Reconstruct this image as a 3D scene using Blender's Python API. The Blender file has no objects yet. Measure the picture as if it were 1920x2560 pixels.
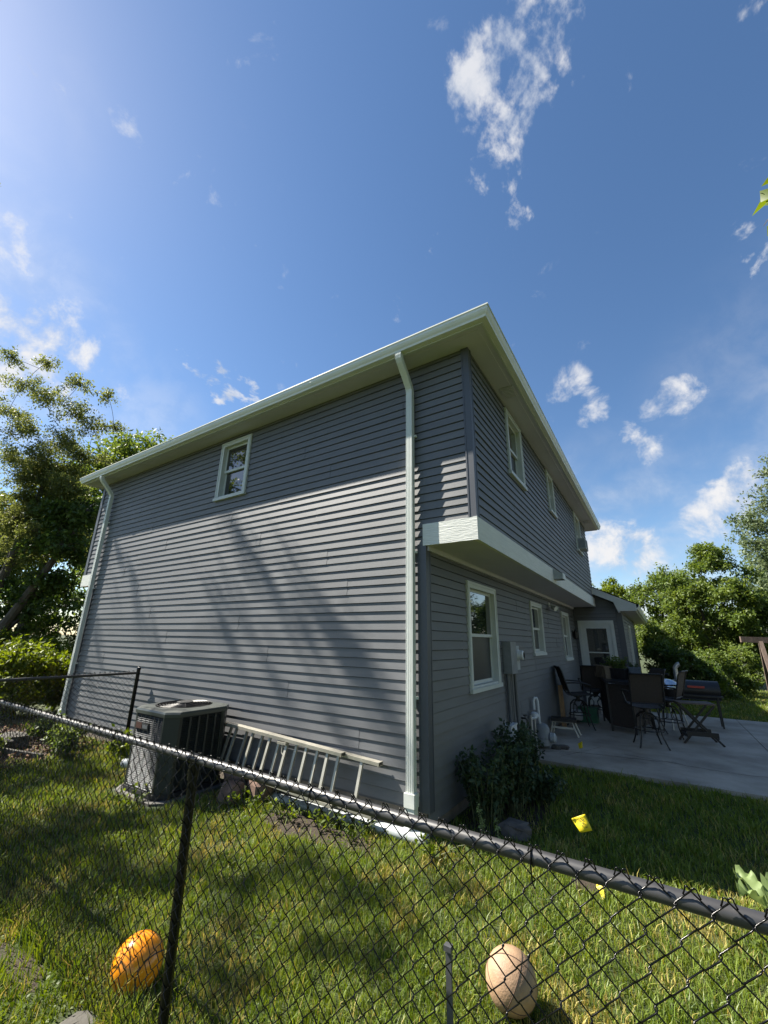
import bpy, math, random
import numpy as np
from mathutils import Vector, Matrix
R = math.radians
SC = bpy.context.scene
COL = SC.collection

# ------------------------------------------------------------------ camera
CAM = np.array([2.0495, -3.9791, 1.5209])
YAW, PITCH, ROLL, FPX = 0.58, 0.3049, 0.0172, 1013.24
def _axes():
    cy, sy, cp, sp = math.cos(YAW), math.sin(YAW), math.cos(PITCH), math.sin(PITCH)
    f = np.array([-sy*cp, cy*cp, sp]); r = np.array([cy, sy, 0.0]); u = np.cross(r, f)
    cr, sr = math.cos(ROLL), math.sin(ROLL)
    return cr*r+sr*u, -sr*r+cr*u, f
cr_, cu_, cf_ = _axes()
cam = bpy.data.cameras.new('camera')
cam.sensor_fit = 'HORIZONTAL'; cam.sensor_width = 36.0
cam.lens = 36.0*FPX/1920.0
cam.clip_start = 0.05; cam.clip_end = 3000
co = bpy.data.objects.new('camera', cam); COL.objects.link(co)
M = Matrix(((cr_[0], cu_[0], -cf_[0], CAM[0]), (cr_[1], cu_[1], -cf_[1], CAM[1]), (cr_[2], cu_[2], -cf_[2], CAM[2]), (0, 0, 0, 1)))
co.matrix_world = M
SC.camera = co

# ------------------------------------------------------------------ sun, sky, exposure
SUN = np.array([-3.65, -1.04, 4.0]); SUN /= np.linalg.norm(SUN)
EL = math.asin(SUN[2]); AZ = math.atan2(SUN[0], SUN[1])
sl = bpy.data.lights.new('sun', 'SUN'); sl.energy = 5.0; sl.angle = R(0.45); sl.color = (1.0, 0.94, 0.83)
so = bpy.data.objects.new('sun', sl); COL.objects.link(so)
so.rotation_euler = Vector(SUN).to_track_quat('Z', 'Y').to_euler()
so.location = (-20, -8, 25)
vs = SC.view_settings
vs.view_transform = 'Standard'; vs.look = 'None'; vs.gamma = 1.0; vs.exposure = 1.5; vs.use_curve_mapping = False
SC.cycles.use_denoising = True
SC.cycles.max_bounces = 6; SC.cycles.transparent_max_bounces = 12; SC.cycles.caustics_reflective = False; SC.cycles.caustics_refractive = False

W = bpy.data.worlds.new('World'); SC.world = W; W.use_nodes = True
wt = W.node_tree; wt.nodes.clear()
def wn(t, **k):
    n = wt.nodes.new(t)
    for a, b in k.items(): setattr(n, a, b)
    return n
def wl(a, b): wt.links.new(a, b)
wout = wn('ShaderNodeOutputWorld'); wbg = wn('ShaderNodeBackground'); wbg.inputs['Strength'].default_value = 0.061
sky = wn('ShaderNodeTexSky'); sky.sky_type = 'NISHITA'; sky.sun_disc = False
sky.sun_elevation = EL; sky.sun_rotation = AZ; sky.altitude = 200; sky.air_density = 1.0; sky.dust_density = 0.32; sky.ozone_density = 1.9
tc = wn('ShaderNodeTexCoord')
def wmath(op, a, b=None, c=None, clamp=False):
    n = wn('ShaderNodeMath', operation=op); n.use_clamp = clamp
    for i, v in enumerate((a, b, c)):
        if v is None: continue
        if isinstance(v, (int, float)): n.inputs[i].default_value = v
        else: wl(v, n.inputs[i])
    return n.outputs[0]
sep = wn('ShaderNodeSeparateXYZ'); wl(tc.outputs['Generated'], sep.inputs[0])
hz = wmath('ADD', wmath('MAXIMUM', sep.outputs[2], 0.0), 0.14)
px = wmath('DIVIDE', sep.outputs[0], hz); py = wmath('DIVIDE', sep.outputs[1], hz)
comb = wn('ShaderNodeCombineXYZ'); wl(px, comb.inputs[0]); wl(py, comb.inputs[1])
def wnoise(scale, detail, rough, vec=None, stretch=None, dist=0.0):
    n = wn('ShaderNodeTexNoise'); n.inputs['Scale'].default_value = scale; n.inputs['Detail'].default_value = detail
    n.inputs['Roughness'].default_value = rough; n.inputs['Distortion'].default_value = dist
    v = vec or comb.outputs[0]
    if stretch:
        m = wn('ShaderNodeMapping'); m.inputs['Rotation'].default_value = (0, 0, stretch[0]); m.inputs['Scale'].default_value = (stretch[1], stretch[2], 1)
        wl(v, m.inputs[0]); v = m.outputs[0]
    wl(v, n.inputs['Vector']); return n.outputs['Fac']
nA = wnoise(17.0, 9, 0.60, stretch=(0.5, 1.0, 0.72), dist=0.12)
nB = wnoise(12.0, 9, 0.6, vec=tc.outputs['Generated'], stretch=None, dist=0.25)
nC = wnoise(2.2, 3, 0.5)
# cloud banks: direction, angular radius, weight
BANKS_HIGH = [((0.007,0.424,0.906),.085,.75),((-0.039,0.441,0.897),.10,.9),((-0.078,0.445,0.893),.10,1.0),((-0.11,0.455,0.88),.075,.85),((-0.141,0.426,0.894),.05,.6),
  ((-0.09,0.51,0.855),.075,.85),((-0.115,0.54,0.834),.07,.75),((0.0,0.48,0.876),.06,.6),((0.101,0.533,0.84),.05,.35),((-0.149,0.614,0.775),.045,.5),((-0.111,0.618,0.779),.04,.45),
  ((-0.749,0.378,0.544),.05,.6),((-0.72,0.447,0.531),.06,.8),((-0.697,0.495,0.519),.05,.7),((0.212,0.73,0.649),.06,.4),((0.24,0.76,0.605),.07,.45),((-0.613,-0.008,0.79),.10,.4),((0.3,0.5,0.81),.12,.35),((-0.3,0.1,0.95),.15,.4),((0.6,0.2,0.77),.2,.6),((0.2,-0.6,0.77),.25,.6),((-0.4,-0.7,0.6),.25,.6)]
BANKS_LOW = [((-0.083,0.842,0.533),.05,.75),((-0.049,0.873,0.484),.045,.7),((0.104,0.885,0.454),.05,.85),((0.055,0.897,0.439),.04,.7),((0.028,0.917,0.398),.055,.85),
  ((-0.076,0.974,0.214),.07,.9),((-0.022,0.984,0.186),.085,1.0),((0.036,0.982,0.176),.06,.85),((0.107,0.967,0.231),.06,.9),((0.171,0.949,0.263),.085,1.0),((0.021,0.963,0.268),.06,.55),((-0.016,0.992,0.112),.10,.7),((0.15,0.98,0.1),.12,.7),
  ((-0.858,0.146,0.492),.12,.95),((-0.845,0.214,0.49),.09,.85),((-0.846,0.268,0.461),.07,.7),((-0.826,0.05,0.56),.12,.7),((0.45,0.87,0.2),.2,.8),((0.8,0.5,0.25),.25,.8),((0.9,-0.3,0.25),.25,.8),((-0.2,-0.95,0.22),.25,.8),((-0.93,-0.25,0.25),.22,.8)]
def banks(lst):
    acc = None
    for c, r, w in lst:
        v = Vector(c).normalized()
        d = wn('ShaderNodeVectorMath', operation='DOT_PRODUCT'); wl(tc.outputs['Generated'], d.inputs[0]); d.inputs[1].default_value = v
        m = wn('ShaderNodeMapRange'); m.interpolation_type = 'SMOOTHSTEP'
        m.inputs['From Min'].default_value = math.cos(r*1.25); m.inputs['From Max'].default_value = 1.0
        m.inputs['To Min'].default_value = 0; m.inputs['To Max'].default_value = w
        wl(d.outputs['Value'], m.inputs['Value'])
        acc = m.outputs[0] if acc is None else wmath('MAXIMUM', acc, m.outputs[0])
    return acc
def ss(v, a, b):
    m = wn('ShaderNodeMapRange'); m.interpolation_type = 'SMOOTHSTEP'
    m.inputs['From Min'].default_value = a; m.inputs['From Max'].default_value = b
    wl(v, m.inputs['Value']); return m.outputs[0]
amp = lambda v, k: wmath('ADD', wmath('MULTIPLY', wmath('SUBTRACT', v, 0.5), k), 0.5)
dh = ss(wmath('ADD', wmath('MULTIPLY', banks(BANKS_HIGH), 0.58), amp(nA, 1.9)), 0.86, 1.24)
dl = ss(wmath('ADD', wmath('MULTIPLY', banks(BANKS_LOW), 0.46), amp(nB, 1.6)), 0.72, 1.15)
dg = wmath('MULTIPLY', ss(wmath('ADD', wmath('MULTIPLY', nC, 0.6), wmath('MULTIPLY', nA, 0.4)), 0.62, 0.85), 0.15)
dens = wmath('MAXIMUM', wmath('MAXIMUM', wmath('MULTIPLY', dh, 0.85), dl), dg)
HAZE = [((-0.88,0.12,0.43),.24,.55),((-0.8,0.3,0.40),.15,.35),((-0.02,.985,.12),.30,.55),((.5,.85,.15),.5,.6),((-.9,-.3,.35),.5,.7),((-.66,0,.75),.12,.15),((.9,-.2,.2),.6,.5),((0,-.98,.2),.6,.5)]
dz = wmath('MULTIPLY', banks(HAZE), ss(wmath('ADD', wmath('MULTIPLY', nC, .6), wmath('MULTIPLY', nB, .4)), .34, .70))
dens = wmath('MAXIMUM', dens, wmath('MULTIPLY', dz, .8))
dens = wmath('MULTIPLY', dens, ss(sep.outputs[2], -0.02, 0.06))
shade = wn('ShaderNodeMix'); shade.data_type = 'RGBA'
wl(ss(nB, 0.38, 0.62), shade.inputs['Factor'])
shade.inputs['A'].default_value = (3.3, 3.65, 4.3, 1); shade.inputs['B'].default_value = (5.2, 5.2, 5.3, 1)
mix = wn('ShaderNodeMix'); mix.data_type = 'RGBA'
wl(dens, mix.inputs['Factor']); hsv = wn('ShaderNodeHueSaturation'); hsv.inputs['Saturation'].default_value = 1.13; hsv.inputs['Hue'].default_value = .50; wl(sky.outputs[0], hsv.inputs['Color']); wl(hsv.outputs[0], mix.inputs['A']); wl(shade.outputs['Result'], mix.inputs['B'])
wl(mix.outputs['Result'], wbg.inputs['Color']); wl(wbg.outputs[0], wout.inputs[0])

# ------------------------------------------------------------------ materials
def mat(name, col, rough=0.6, metal=0.0, spec=0.5, var=0.0, vscale=8.0, bump=0.0, bscale=60.0, col2=None, stretch=(1, 1, 1), objvar=0.0, coat=0.0):
    m = bpy.data.materials.new(name); m.use_nodes = True
    t = m.node_tree; b = t.nodes['Principled BSDF']
    b.inputs['Roughness'].default_value = rough; b.inputs['Metallic'].default_value = metal
    b.inputs['Specular IOR Level'].default_value = spec
    b.inputs['Coat Weight'].default_value = coat
    c = (*col, 1)
    b.inputs['Base Color'].default_value = c
    out = None
    g = t.nodes.new('ShaderNodeNewGeometry')
    mp = t.nodes.new('ShaderNodeMapping'); mp.inputs['Scale'].default_value = stretch
    t.links.new(g.outputs['Position'], mp.inputs[0])
    if var > 0 or col2:
        n = t.nodes.new('ShaderNodeTexNoise'); n.inputs['Scale'].default_value = vscale; n.inputs['Detail'].default_value = 6; n.inputs['Roughness'].default_value = .62
        t.links.new(mp.outputs[0], n.inputs['Vector'])
        mr = t.nodes.new('ShaderNodeMapRange'); mr.inputs['From Min'].default_value = .32; mr.inputs['From Max'].default_value = .68
        t.links.new(n.outputs['Fac'], mr.inputs['Value'])
        mx = t.nodes.new('ShaderNodeMix'); mx.data_type = 'RGBA'
        a = c if col2 else tuple(min(1, v*(1-var)) for v in col)+(1,)
        d = (*col2, 1) if col2 else tuple(min(1, v*(1+var)) for v in col)+(1,)
        mx.inputs['A'].default_value = a; mx.inputs['B'].default_value = d
        t.links.new(mr.outputs[0], mx.inputs['Factor']); out = mx.outputs['Result']
    if objvar > 0:
        oi = t.nodes.new('ShaderNodeObjectInfo'); hs = t.nodes.new('ShaderNodeHueSaturation')
        mr = t.nodes.new('ShaderNodeMapRange'); mr.inputs['To Min'].default_value = 1-objvar; mr.inputs['To Max'].default_value = 1+objvar
        t.links.new(oi.outputs['Random'], mr.inputs['Value']); t.links.new(mr.outputs[0], hs.inputs['Value'])
        if out: t.links.new(out, hs.inputs['Color'])
        else: hs.inputs['Color'].default_value = c
        out = hs.outputs[0]
    if out: t.links.new(out, b.inputs['Base Color'])
    if bump > 0:
        n = t.nodes.new('ShaderNodeTexNoise'); n.inputs['Scale'].default_value = bscale; n.inputs['Detail'].default_value = 5
        t.links.new(mp.outputs[0], n.inputs['Vector'])
        bp = t.nodes.new('ShaderNodeBump'); bp.inputs['Strength'].default_value = bump; bp.inputs['Distance'].default_value = 0.01
        t.links.new(n.outputs['Fac'], bp.inputs['Height']); t.links.new(bp.outputs[0], b.inputs['Normal'])
    return m
def leafmat(name, dark, light, trans=0.35, rough=0.5):
    m = bpy.data.materials.new(name); m.use_nodes = True; t = m.node_tree
    b = t.nodes['Principled BSDF']; b.inputs['Roughness'].default_value = rough; b.inputs['Specular IOR Level'].default_value = .35
    at = t.nodes.new('ShaderNodeAttribute'); at.attribute_name = 'tint'
    rp = t.nodes.new('ShaderNodeMix'); rp.data_type = 'RGBA'
    rp.inputs['A'].default_value = (*dark, 1); rp.inputs['B'].default_value = (*light, 1)
    t.links.new(at.outputs['Fac'], rp.inputs['Factor']); t.links.new(rp.outputs['Result'], b.inputs['Base Color'])
    tr = t.nodes.new('ShaderNodeBsdfTranslucent')
    hs = t.nodes.new('ShaderNodeHueSaturation'); hs.inputs['Hue'].default_value = .485; hs.inputs['Saturation'].default_value = 1.15; hs.inputs['Value'].default_value = 1.5
    t.links.new(rp.outputs['Result'], hs.inputs['Color']); t.links.new(hs.outputs[0], tr.inputs['Color'])
    mx = t.nodes.new('ShaderNodeMixShader'); mx.inputs[0].default_value = trans
    t.links.new(b.outputs[0], mx.inputs[1]); t.links.new(tr.outputs[0], mx.inputs[2])
    t.links.new(mx.outputs[0], t.nodes['Material Output'].inputs['Surface'])
    return m
def grassmat(name):
    m = leafmat(name, (0, 0, 0), (1, 1, 1), .28, .45); t = m.node_tree
    at = [n for n in t.nodes if n.type == 'ATTRIBUTE'][0]; at.attribute_name = 'blade'
    for n in list(t.nodes):
        if n.type == 'MIX':
            for l in list(n.outputs['Result'].links):
                t.links.new(at.outputs['Color'], l.to_socket)
    return m
SID = mat('siding_vinyl', (0.116, 0.119, 0.126), .55, spec=.6, var=.11, vscale=1.1, bump=.12, bscale=90, stretch=(1, 1, 4), objvar=.04)
TRIM = mat('trim_white', (0.55, 0.57, 0.55), .45, var=.05, vscale=5, bump=.05, bscale=30)
GUT = mat('gutter_aluminum', (0.70, 0.72, 0.68), .38, var=.05, vscale=3)
SOF = mat('soffit_vinyl', (0.57, 0.56, 0.63), .5, var=.05, vscale=2)
WOODW = mat('painted_rough_wood', (0.66, 0.67, 0.63), .6, var=.08, vscale=6, bump=.5, bscale=16, stretch=(.5, .5, 7))
CPOST = mat('corner_post_vinyl', (0.070, 0.076, 0.092), .45, var=.05, vscale=3)
INT = mat('room_dark', (0.02, 0.02, 0.022), .9)
SHINGLE = mat('roof_shingle', (0.055, 0.052, 0.05), .9, var=.4, vscale=14, bump=.6, bscale=80)
GLASS = mat('window_glass', (0.012, 0.014, 0.016), .02, spec=1.0, coat=1.0)
SCREEN = mat('window_screen', (0.028, 0.03, 0.032), .35, spec=.5)
CONC = mat('concrete', (0.11, 0.105, 0.095), .85, var=.25, vscale=5, bump=.4, bscale=60)
FOUND = mat('foundation_concrete', (0.21, 0.175, 0.145), .9, var=.3, vscale=5, bump=.6, bscale=50)
PATIO = mat('patio_concrete', (0.26, 0.215, 0.168), .8, var=.0, vscale=1.3, col2=(0.50, 0.425, 0.345), bump=.25, bscale=70)
BRICK = mat('brick', (0.33, 0.13, 0.08), .9, var=.3, vscale=12, bump=.5, bscale=40)
ALU = mat('ladder_aluminum', (0.42, 0.40, 0.34), .45, metal=.5, var=.15, vscale=9)
PVC = mat('pipe_white', (0.42, 0.45, 0.46), .4, var=.18, vscale=7)
PIPEG = mat('pipe_grey', (0.42, 0.42, 0.42), .35, metal=.5, var=.2, vscale=9)
BLACK = mat('black_vinyl', (0.003, 0.003, 0.0035), .22, spec=.28)
RAILM = mat('rail_black_paint', (0.036, 0.035, 0.036), .45, spec=.7, var=.15, vscale=14)
ACG = mat('condenser_paint', (0.026, 0.031, 0.029), .42, var=.08, vscale=4)
ACT = mat('condenser_lid', (0.060, 0.068, 0.062), .35, var=.08, vscale=5)
ACL = mat('condenser_louver', (0.085, 0.09, 0.098), .35, metal=.3)
ACD = mat('condenser_inside', (0.012, 0.013, 0.015), .6)
DARKM = mat('dark_metal', (0.022, 0.020, 0.020), .42, metal=.2)
SLING = mat('brown_sling_fabric', (0.046, 0.034, 0.028), .75, var=.15, vscale=40, bump=.5, bscale=240)
BARP = mat('bar_panel_brown', (0.036, 0.026, 0.022), .7, var=.18, vscale=26, bump=.6, bscale=160)
BARTOP = mat('bar_top_stone', (0.024, 0.022, 0.026), .35, var=.3, vscale=30)
WICKER = mat('planter_tan', (0.20, 0.155, 0.11), .8, var=.2, vscale=30, bump=.8, bscale=120)
BLUEP = mat('planter_blue', (0.09, 0.12, 0.17), .5, var=.15, vscale=12)
CREAM = mat('stool_cream', (0.52, 0.49, 0.42), .5, var=.1, vscale=8)
GREYM = mat('meter_grey', (0.20, 0.21, 0.22), .5, var=.15, vscale=8)
GREYL = mat('meter_light_grey', (0.36, 0.38, 0.39), .5, var=.12, vscale=9)
CONDUIT = mat('conduit_painted', (0.10, 0.105, 0.115), .45, var=.1, vscale=5)
WHITEP = mat('white_plastic', (0.62, 0.63, 0.64), .4, var=.05)
GREENP = mat('green_plastic', (0.02, 0.12, 0.06), .45)
WOOD = mat('plank_wood', (0.26, 0.15, 0.07), .7, var=.3, vscale=9, stretch=(4, 4, .6))
WOODB = mat('weathered_wood', (0.13, 0.095, 0.075), .8, var=.3, vscale=9, stretch=(3, 3, .7), bump=.3, bscale=40)
SILVER = mat('kettle_silver', (0.55, 0.57, 0.60), .22, metal=.9)
REDP = mat('red_handle', (0.45, 0.05, 0.03), .5)
YEL = mat('flag_yellow', (0.70, 0.55, 0.012), .45)
BLK = mat('print_black', (0.02, 0.02, 0.015), .6)
ORANGE = mat('ball_orange', (0.80, 0.27, 0.010), .2, var=.08, vscale=9, spec=.6)
TAN = mat('ball_tan', (0.33, 0.21, 0.125), .62, var=.24, vscale=9, bump=.25, bscale=120)
TANS = mat('ball_tan_seam', (0.085, 0.05, 0.03), .7)
STEEL = mat('stake_steel', (0.065, 0.068, 0.072), .6, metal=.1, var=.2, vscale=18)
STONE = mat('stone', (0.10, 0.085, 0.075), .9, var=.35, vscale=7, bump=.7, bscale=26)
STONEL = mat('stone_pale', (0.075, 0.07, 0.06), .9, var=.25, vscale=9, bump=.6, bscale=30)
BARK = mat('bark', (0.085, 0.07, 0.058), .9, var=.35, vscale=9, bump=.9, bscale=18, stretch=(1, 1, .3))
TWIG = mat('stem_green', (0.10, 0.11, 0.05), .7)
BLUEF = mat('swing_canvas_blue', (0.05, 0.07, 0.13), .7, var=.15, vscale=8)
DRY = mat('dry_leaf_litter', (0.20, 0.115, 0.065), .9, var=.5, vscale=40)
GRASS = grassmat('grass_blade')
L_LOC = leafmat('leaf_locust', (0.070, 0.095, 0.026), (0.18, 0.20, 0.065), .5)
L_DARK = leafmat('leaf_dark', (0.030, 0.062, 0.014), (0.098, 0.145, 0.034), .42)
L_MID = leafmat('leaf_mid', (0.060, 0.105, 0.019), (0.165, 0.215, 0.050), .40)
L_SILV = leafmat('leaf_silver', (0.075, 0.112, 0.048), (0.175, 0.215, 0.105), .34)
L_LIME = leafmat('leaf_lime', (0.060, 0.100, 0.013), (0.17, 0.215, 0.035), .45)
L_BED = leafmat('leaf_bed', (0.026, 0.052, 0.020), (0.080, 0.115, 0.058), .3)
L_PALE = leafmat('leaf_pale', (0.20, 0.27, 0.10), (0.32, 0.40, 0.17), .3)

# ------------------------------------------------------------------ helpers
def props(o, label=None, cat=None, group=None, kind=None):
    if label: o['label'] = label
    if cat: o['category'] = cat
    if group: o['group'] = group
    if kind: o['kind'] = kind
    return o
def thing(name, label, cat, loc=(0, 0, 0), group=None, rz=0):
    o = bpy.data.objects.new(name, None); COL.objects.link(o)
    o.empty_display_size = .1; o.location = loc; o.rotation_euler = (0, 0, rz)
    return props(o, label, cat, group)
class MB:
    def __init__(s): s.v = []; s.f = []
    def add(s, vs_, fs):
        b = len(s.v); s.v += [tuple(map(float, q)) for q in vs_]; s.f += [tuple(b+i for i in q) for q in fs]; return s
    def box(s, a, b):
        (x0, y0, z0), (x1, y1, z1) = np.minimum(a, b), np.maximum(a, b)
        return s.add([(x0,y0,z0),(x1,y0,z0),(x1,y1,z0),(x0,y1,z0),(x0,y0,z1),(x1,y0,z1),(x1,y1,z1),(x0,y1,z1)],
              [(0,3,2,1),(4,5,6,7),(0,1,5,4),(1,2,6,5),(2,3,7,6),(3,0,4,7)])
    def obox(s, c, size, rot=(0, 0, 0)):
        from mathutils import Euler
        E_ = Euler(rot).to_matrix(); h = np.array(size)/2
        vs_ = [Vector(c)+E_ @ Vector((sx*h[0], sy*h[1], sz*h[2])) for sz in (-1, 1) for sx, sy in ((-1,-1),(1,-1),(1,1),(-1,1))]
        return s.add(vs_, [(0,3,2,1),(4,5,6,7),(0,1,5,4),(1,2,6,5),(2,3,7,6),(3,0,4,7)])
    def bar(s, p, q, w, h, up=(0, 0, 1)):
        p, q = Vector(p), Vector(q); d = (q-p).normalized(); u = Vector(up); a = d.cross(u)
        if a.length < 1e-4: a = d.cross(Vector((1, 0, 0)))
        a.normalize(); b = a.cross(d)
        vs_ = [c+a*(i*w/2)+b*(j*h/2) for c in (p, q) for i, j in ((-1,-1),(1,-1),(1,1),(-1,1))]
        return s.add(vs_, [(0,1,2,3),(7,6,5,4),(0,4,5,1),(1,5,6,2),(2,6,7,3),(3,7,4,0)])
    def tube(s, pts, r, n=6, cap=True, close=False, sec=None):
        P = [Vector(q) for q in pts]; m = len(P)
        rr = r if hasattr(r, '__len__') else [r]*m
        up = None; rings = []
        for i in range(m):
            if close: d = P[(i+1) % m]-P[i-1]
            else: d = P[min(i+1, m-1)]-P[max(i-1, 0)]
            d = d.normalized() if d.length > 1e-9 else Vector((0, 0, 1))
            if up is None:
                up = Vector((0, 0, 1)) if abs(d.z) < .9 else Vector((0, 1, 0))
            a = d.cross(up)
            if a.length < 1e-6: a = d.cross(Vector((1, 0.2, 0)))
            a.normalize(); up = a.cross(d)
            if sec is None: ring = [P[i]+(a*math.cos(t)+up*math.sin(t))*rr[i] for t in (2*math.pi*k/n for k in range(n))]
            else: ring = [P[i]+a*u+up*w for u, w in sec]
            rings.append(ring)
        n = len(rings[0]); b = len(s.v)
        for g in rings: s.v += [tuple(q) for q in g]
        for i in range(m if close else m-1):
            j = (i+1) % m
            for k in range(n): s.f.append((b+i*n+k, b+i*n+(k+1) % n, b+j*n+(k+1) % n, b+j*n+k))
        if cap and not close:
            s.f.append(tuple(b+k for k in reversed(range(n)))); s.f.append(tuple(b+(m-1)*n+k for k in range(n)))
        return s
    def lathe(s, prof, c=(0, 0, 0), n=16, axis='z'):
        b = len(s.v); m = len(prof)
        for r, h in prof:
            for k in range(n):
                t = 2*math.pi*k/n; u, v = r*math.cos(t), r*math.sin(t)
                q = {'z': (u, v, h), 'x': (h, u, v), 'y': (u, h, v)}[axis]
                s.v.append((c[0]+q[0], c[1]+q[1], c[2]+q[2]))
        for i in range(m-1):
            for k in range(n): s.f.append((b+i*n+k, b+i*n+(k+1) % n, b+(i+1)*n+(k+1) % n, b+(i+1)*n+k))
        s.f.append(tuple(b+k for k in reversed(range(n)))); s.f.append(tuple(b+(m-1)*n+k for k in range(n)))
        return s
    def prism(s, poly, d):   # poly list of 3D points, extruded by vector d
        n = len(poly); d = Vector(d); p = [Vector(q) for q in poly]
        return s.add(p+[q+d for q in p], [tuple(reversed(range(n))), tuple(range(n, 2*n))]+[(k, (k+1) % n, n+(k+1) % n, n+k) for k in range(n)])
    def build(s, name, m, parent=None, smooth=False, loc=None):
        me = bpy.data.meshes.new(name); vv = s.v
        if parent is not None:
            off = np.array(parent_origin(parent)); vv = [tuple(np.array(q)-off) for q in vv]
        elif loc is not None:
            vv = [tuple(np.array(q)-np.array(loc)) for q in vv]
        me.from_pydata(vv, [], s.f); me.materials.append(m); me.update()
        if smooth:
            me.shade_smooth() if hasattr(me, 'shade_smooth') else None
            try: me.set_sharp_from_angle(angle=R(38))
            except Exception: pass
        o = bpy.data.objects.new(name, me); COL.objects.link(o)
        if parent is not None: o.parent = parent
        elif loc is not None: o.location = loc
        return o
def parent_origin(o):
    v = Vector((0, 0, 0))
    while o is not None: v = v+o.location; o = o.parent
    return v
def npmesh(name, V, F, m, parent=None, attr=None, col=None):
    """F: (n,k) faces all of size k, or list of arrays of different sizes"""
    Fs = F if isinstance(F, list) else [F]
    off = np.array(parent_origin(parent)) if parent is not None else np.zeros(3)
    V = (V-off).astype(np.float32)
    me = bpy.data.meshes.new(name)
    me.vertices.add(len(V)); me.vertices.foreach_set('co', V.ravel())
    loops = np.concatenate([f.ravel() for f in Fs]).astype(np.int32)
    sizes = np.concatenate([np.full(len(f), f.shape[1], np.int32) for f in Fs])
    starts = np.concatenate([[0], np.cumsum(sizes)[:-1]]).astype(np.int32)
    me.loops.add(len(loops)); me.loops.foreach_set('vertex_index', loops)
    me.polygons.add(len(sizes)); me.polygons.foreach_set('loop_start', starts)
    try: me.polygons.foreach_set('loop_total', sizes)
    except Exception: pass
    me.materials.append(m)
    if attr is not None:
        a = me.attributes.new('tint', 'FLOAT', 'POINT'); a.data.foreach_set('value', attr.astype(np.float32))
    if col is not None:
        a = me.attributes.new('blade', 'FLOAT_COLOR', 'POINT'); a.data.foreach_set('color', col.astype(np.float32).ravel())
    me.update(calc_edges=True); me.validate()
    o = bpy.data.objects.new(name, me); COL.objects.link(o)
    if parent is not None: o.parent = parent
    return o
def copy_tree(o, parent=None):
    c = o.copy(); COL.objects.link(c); c.parent = parent
    for ch in list(o.children): copy_tree(ch, c)
    return c
def smooth01(t): t = np.clip(t, 0, 1); return t*t*(3-2*t)
def nz(x, y, s=0):   # cheap smooth noise about -1..1
    return (np.sin(1.7*x+2.3*y+s)+np.sin(-2.9*x+1.3*y+1.7*s+1)+np.sin(4.1*x+3.7*y+2.1*s)*.6+np.sin(-6.3*x+5.1*y+.7*s)*.5)/2.6
def gz(x, y):
    x = np.asarray(x, float); y = np.asarray(y, float)
    z = -0.25+0.015*smooth01((-0.5-y)/2.0)+0.05*smooth01((y-1.0)/2.0)*smooth01((x+0.5)/1.0)
    return z+0.012*nz(x*1.6, y*1.6)

# ------------------------------------------------------------------ ground
def build_ground():
    def axis(c, near, step, far, n):
        a = np.arange(-near, near+1e-6, step); g = near*np.exp(np.linspace(0, math.log(far/near), n))[1:]
        return np.concatenate([c-g[::-1], c+a, c+g])
    X = axis(-1.0, 9.0, .16, 900, 24); Y = axis(1.0, 9.0, .16, 900, 24)
    gx, gy = np.meshgrid(X, Y, indexing='ij'); z = gz(gx, gy)
    V = np.stack([gx, gy, z], -1).reshape(-1, 3); ny = len(Y)
    i, j = np.meshgrid(np.arange(len(X)-1), np.arange(ny-1), indexing='ij'); a = (i*ny+j).ravel()
    F = np.stack([a, a+ny, a+ny+1, a+1], 1)
    m = mat('lawn_soil', (0.022, 0.036, 0.009), .95, vscale=2.2, col2=(0.060, 0.072, 0.020), bump=.8, bscale=30)
    o = npmesh('ground', V, F, m); o['kind'] = 'structure'
    for p in o.data.polygons: pass
    return o
build_ground()

# ------------------------------------------------------------------ house
E_ = 0.1016
XW, XL, D, H = 0.0, -8.0, 0.6056, 4.93     # wall x range, overhang, soffit height
ZB, BH, LB = 2.529, 0.252, 9.55
OV = 0.417
house = thing('house', 'dark grey two storey house with lap siding and white trim', 'house', (0, 0, -0.25))
MAPS = {
 'A': lambda u, o, z: (u, -o, z),
 'BL': lambda u, o, z: (XW+o, u, z),
 'BU': lambda u, o, z: (D+o, u, z),
 'C': lambda u, o, z: (u, LB-o, z),
 'D': lambda u, o, z: (1.246+o, u, z),
 'LU': lambda u, o, z: (XL-.55-o, u, z),
}
def mbox(mb, mp, u0, u1, o0, o1, z0, z1):
    return mb.box(MAPS[mp](u0, o0, z0), MAPS[mp](u1, o1, z1))
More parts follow.
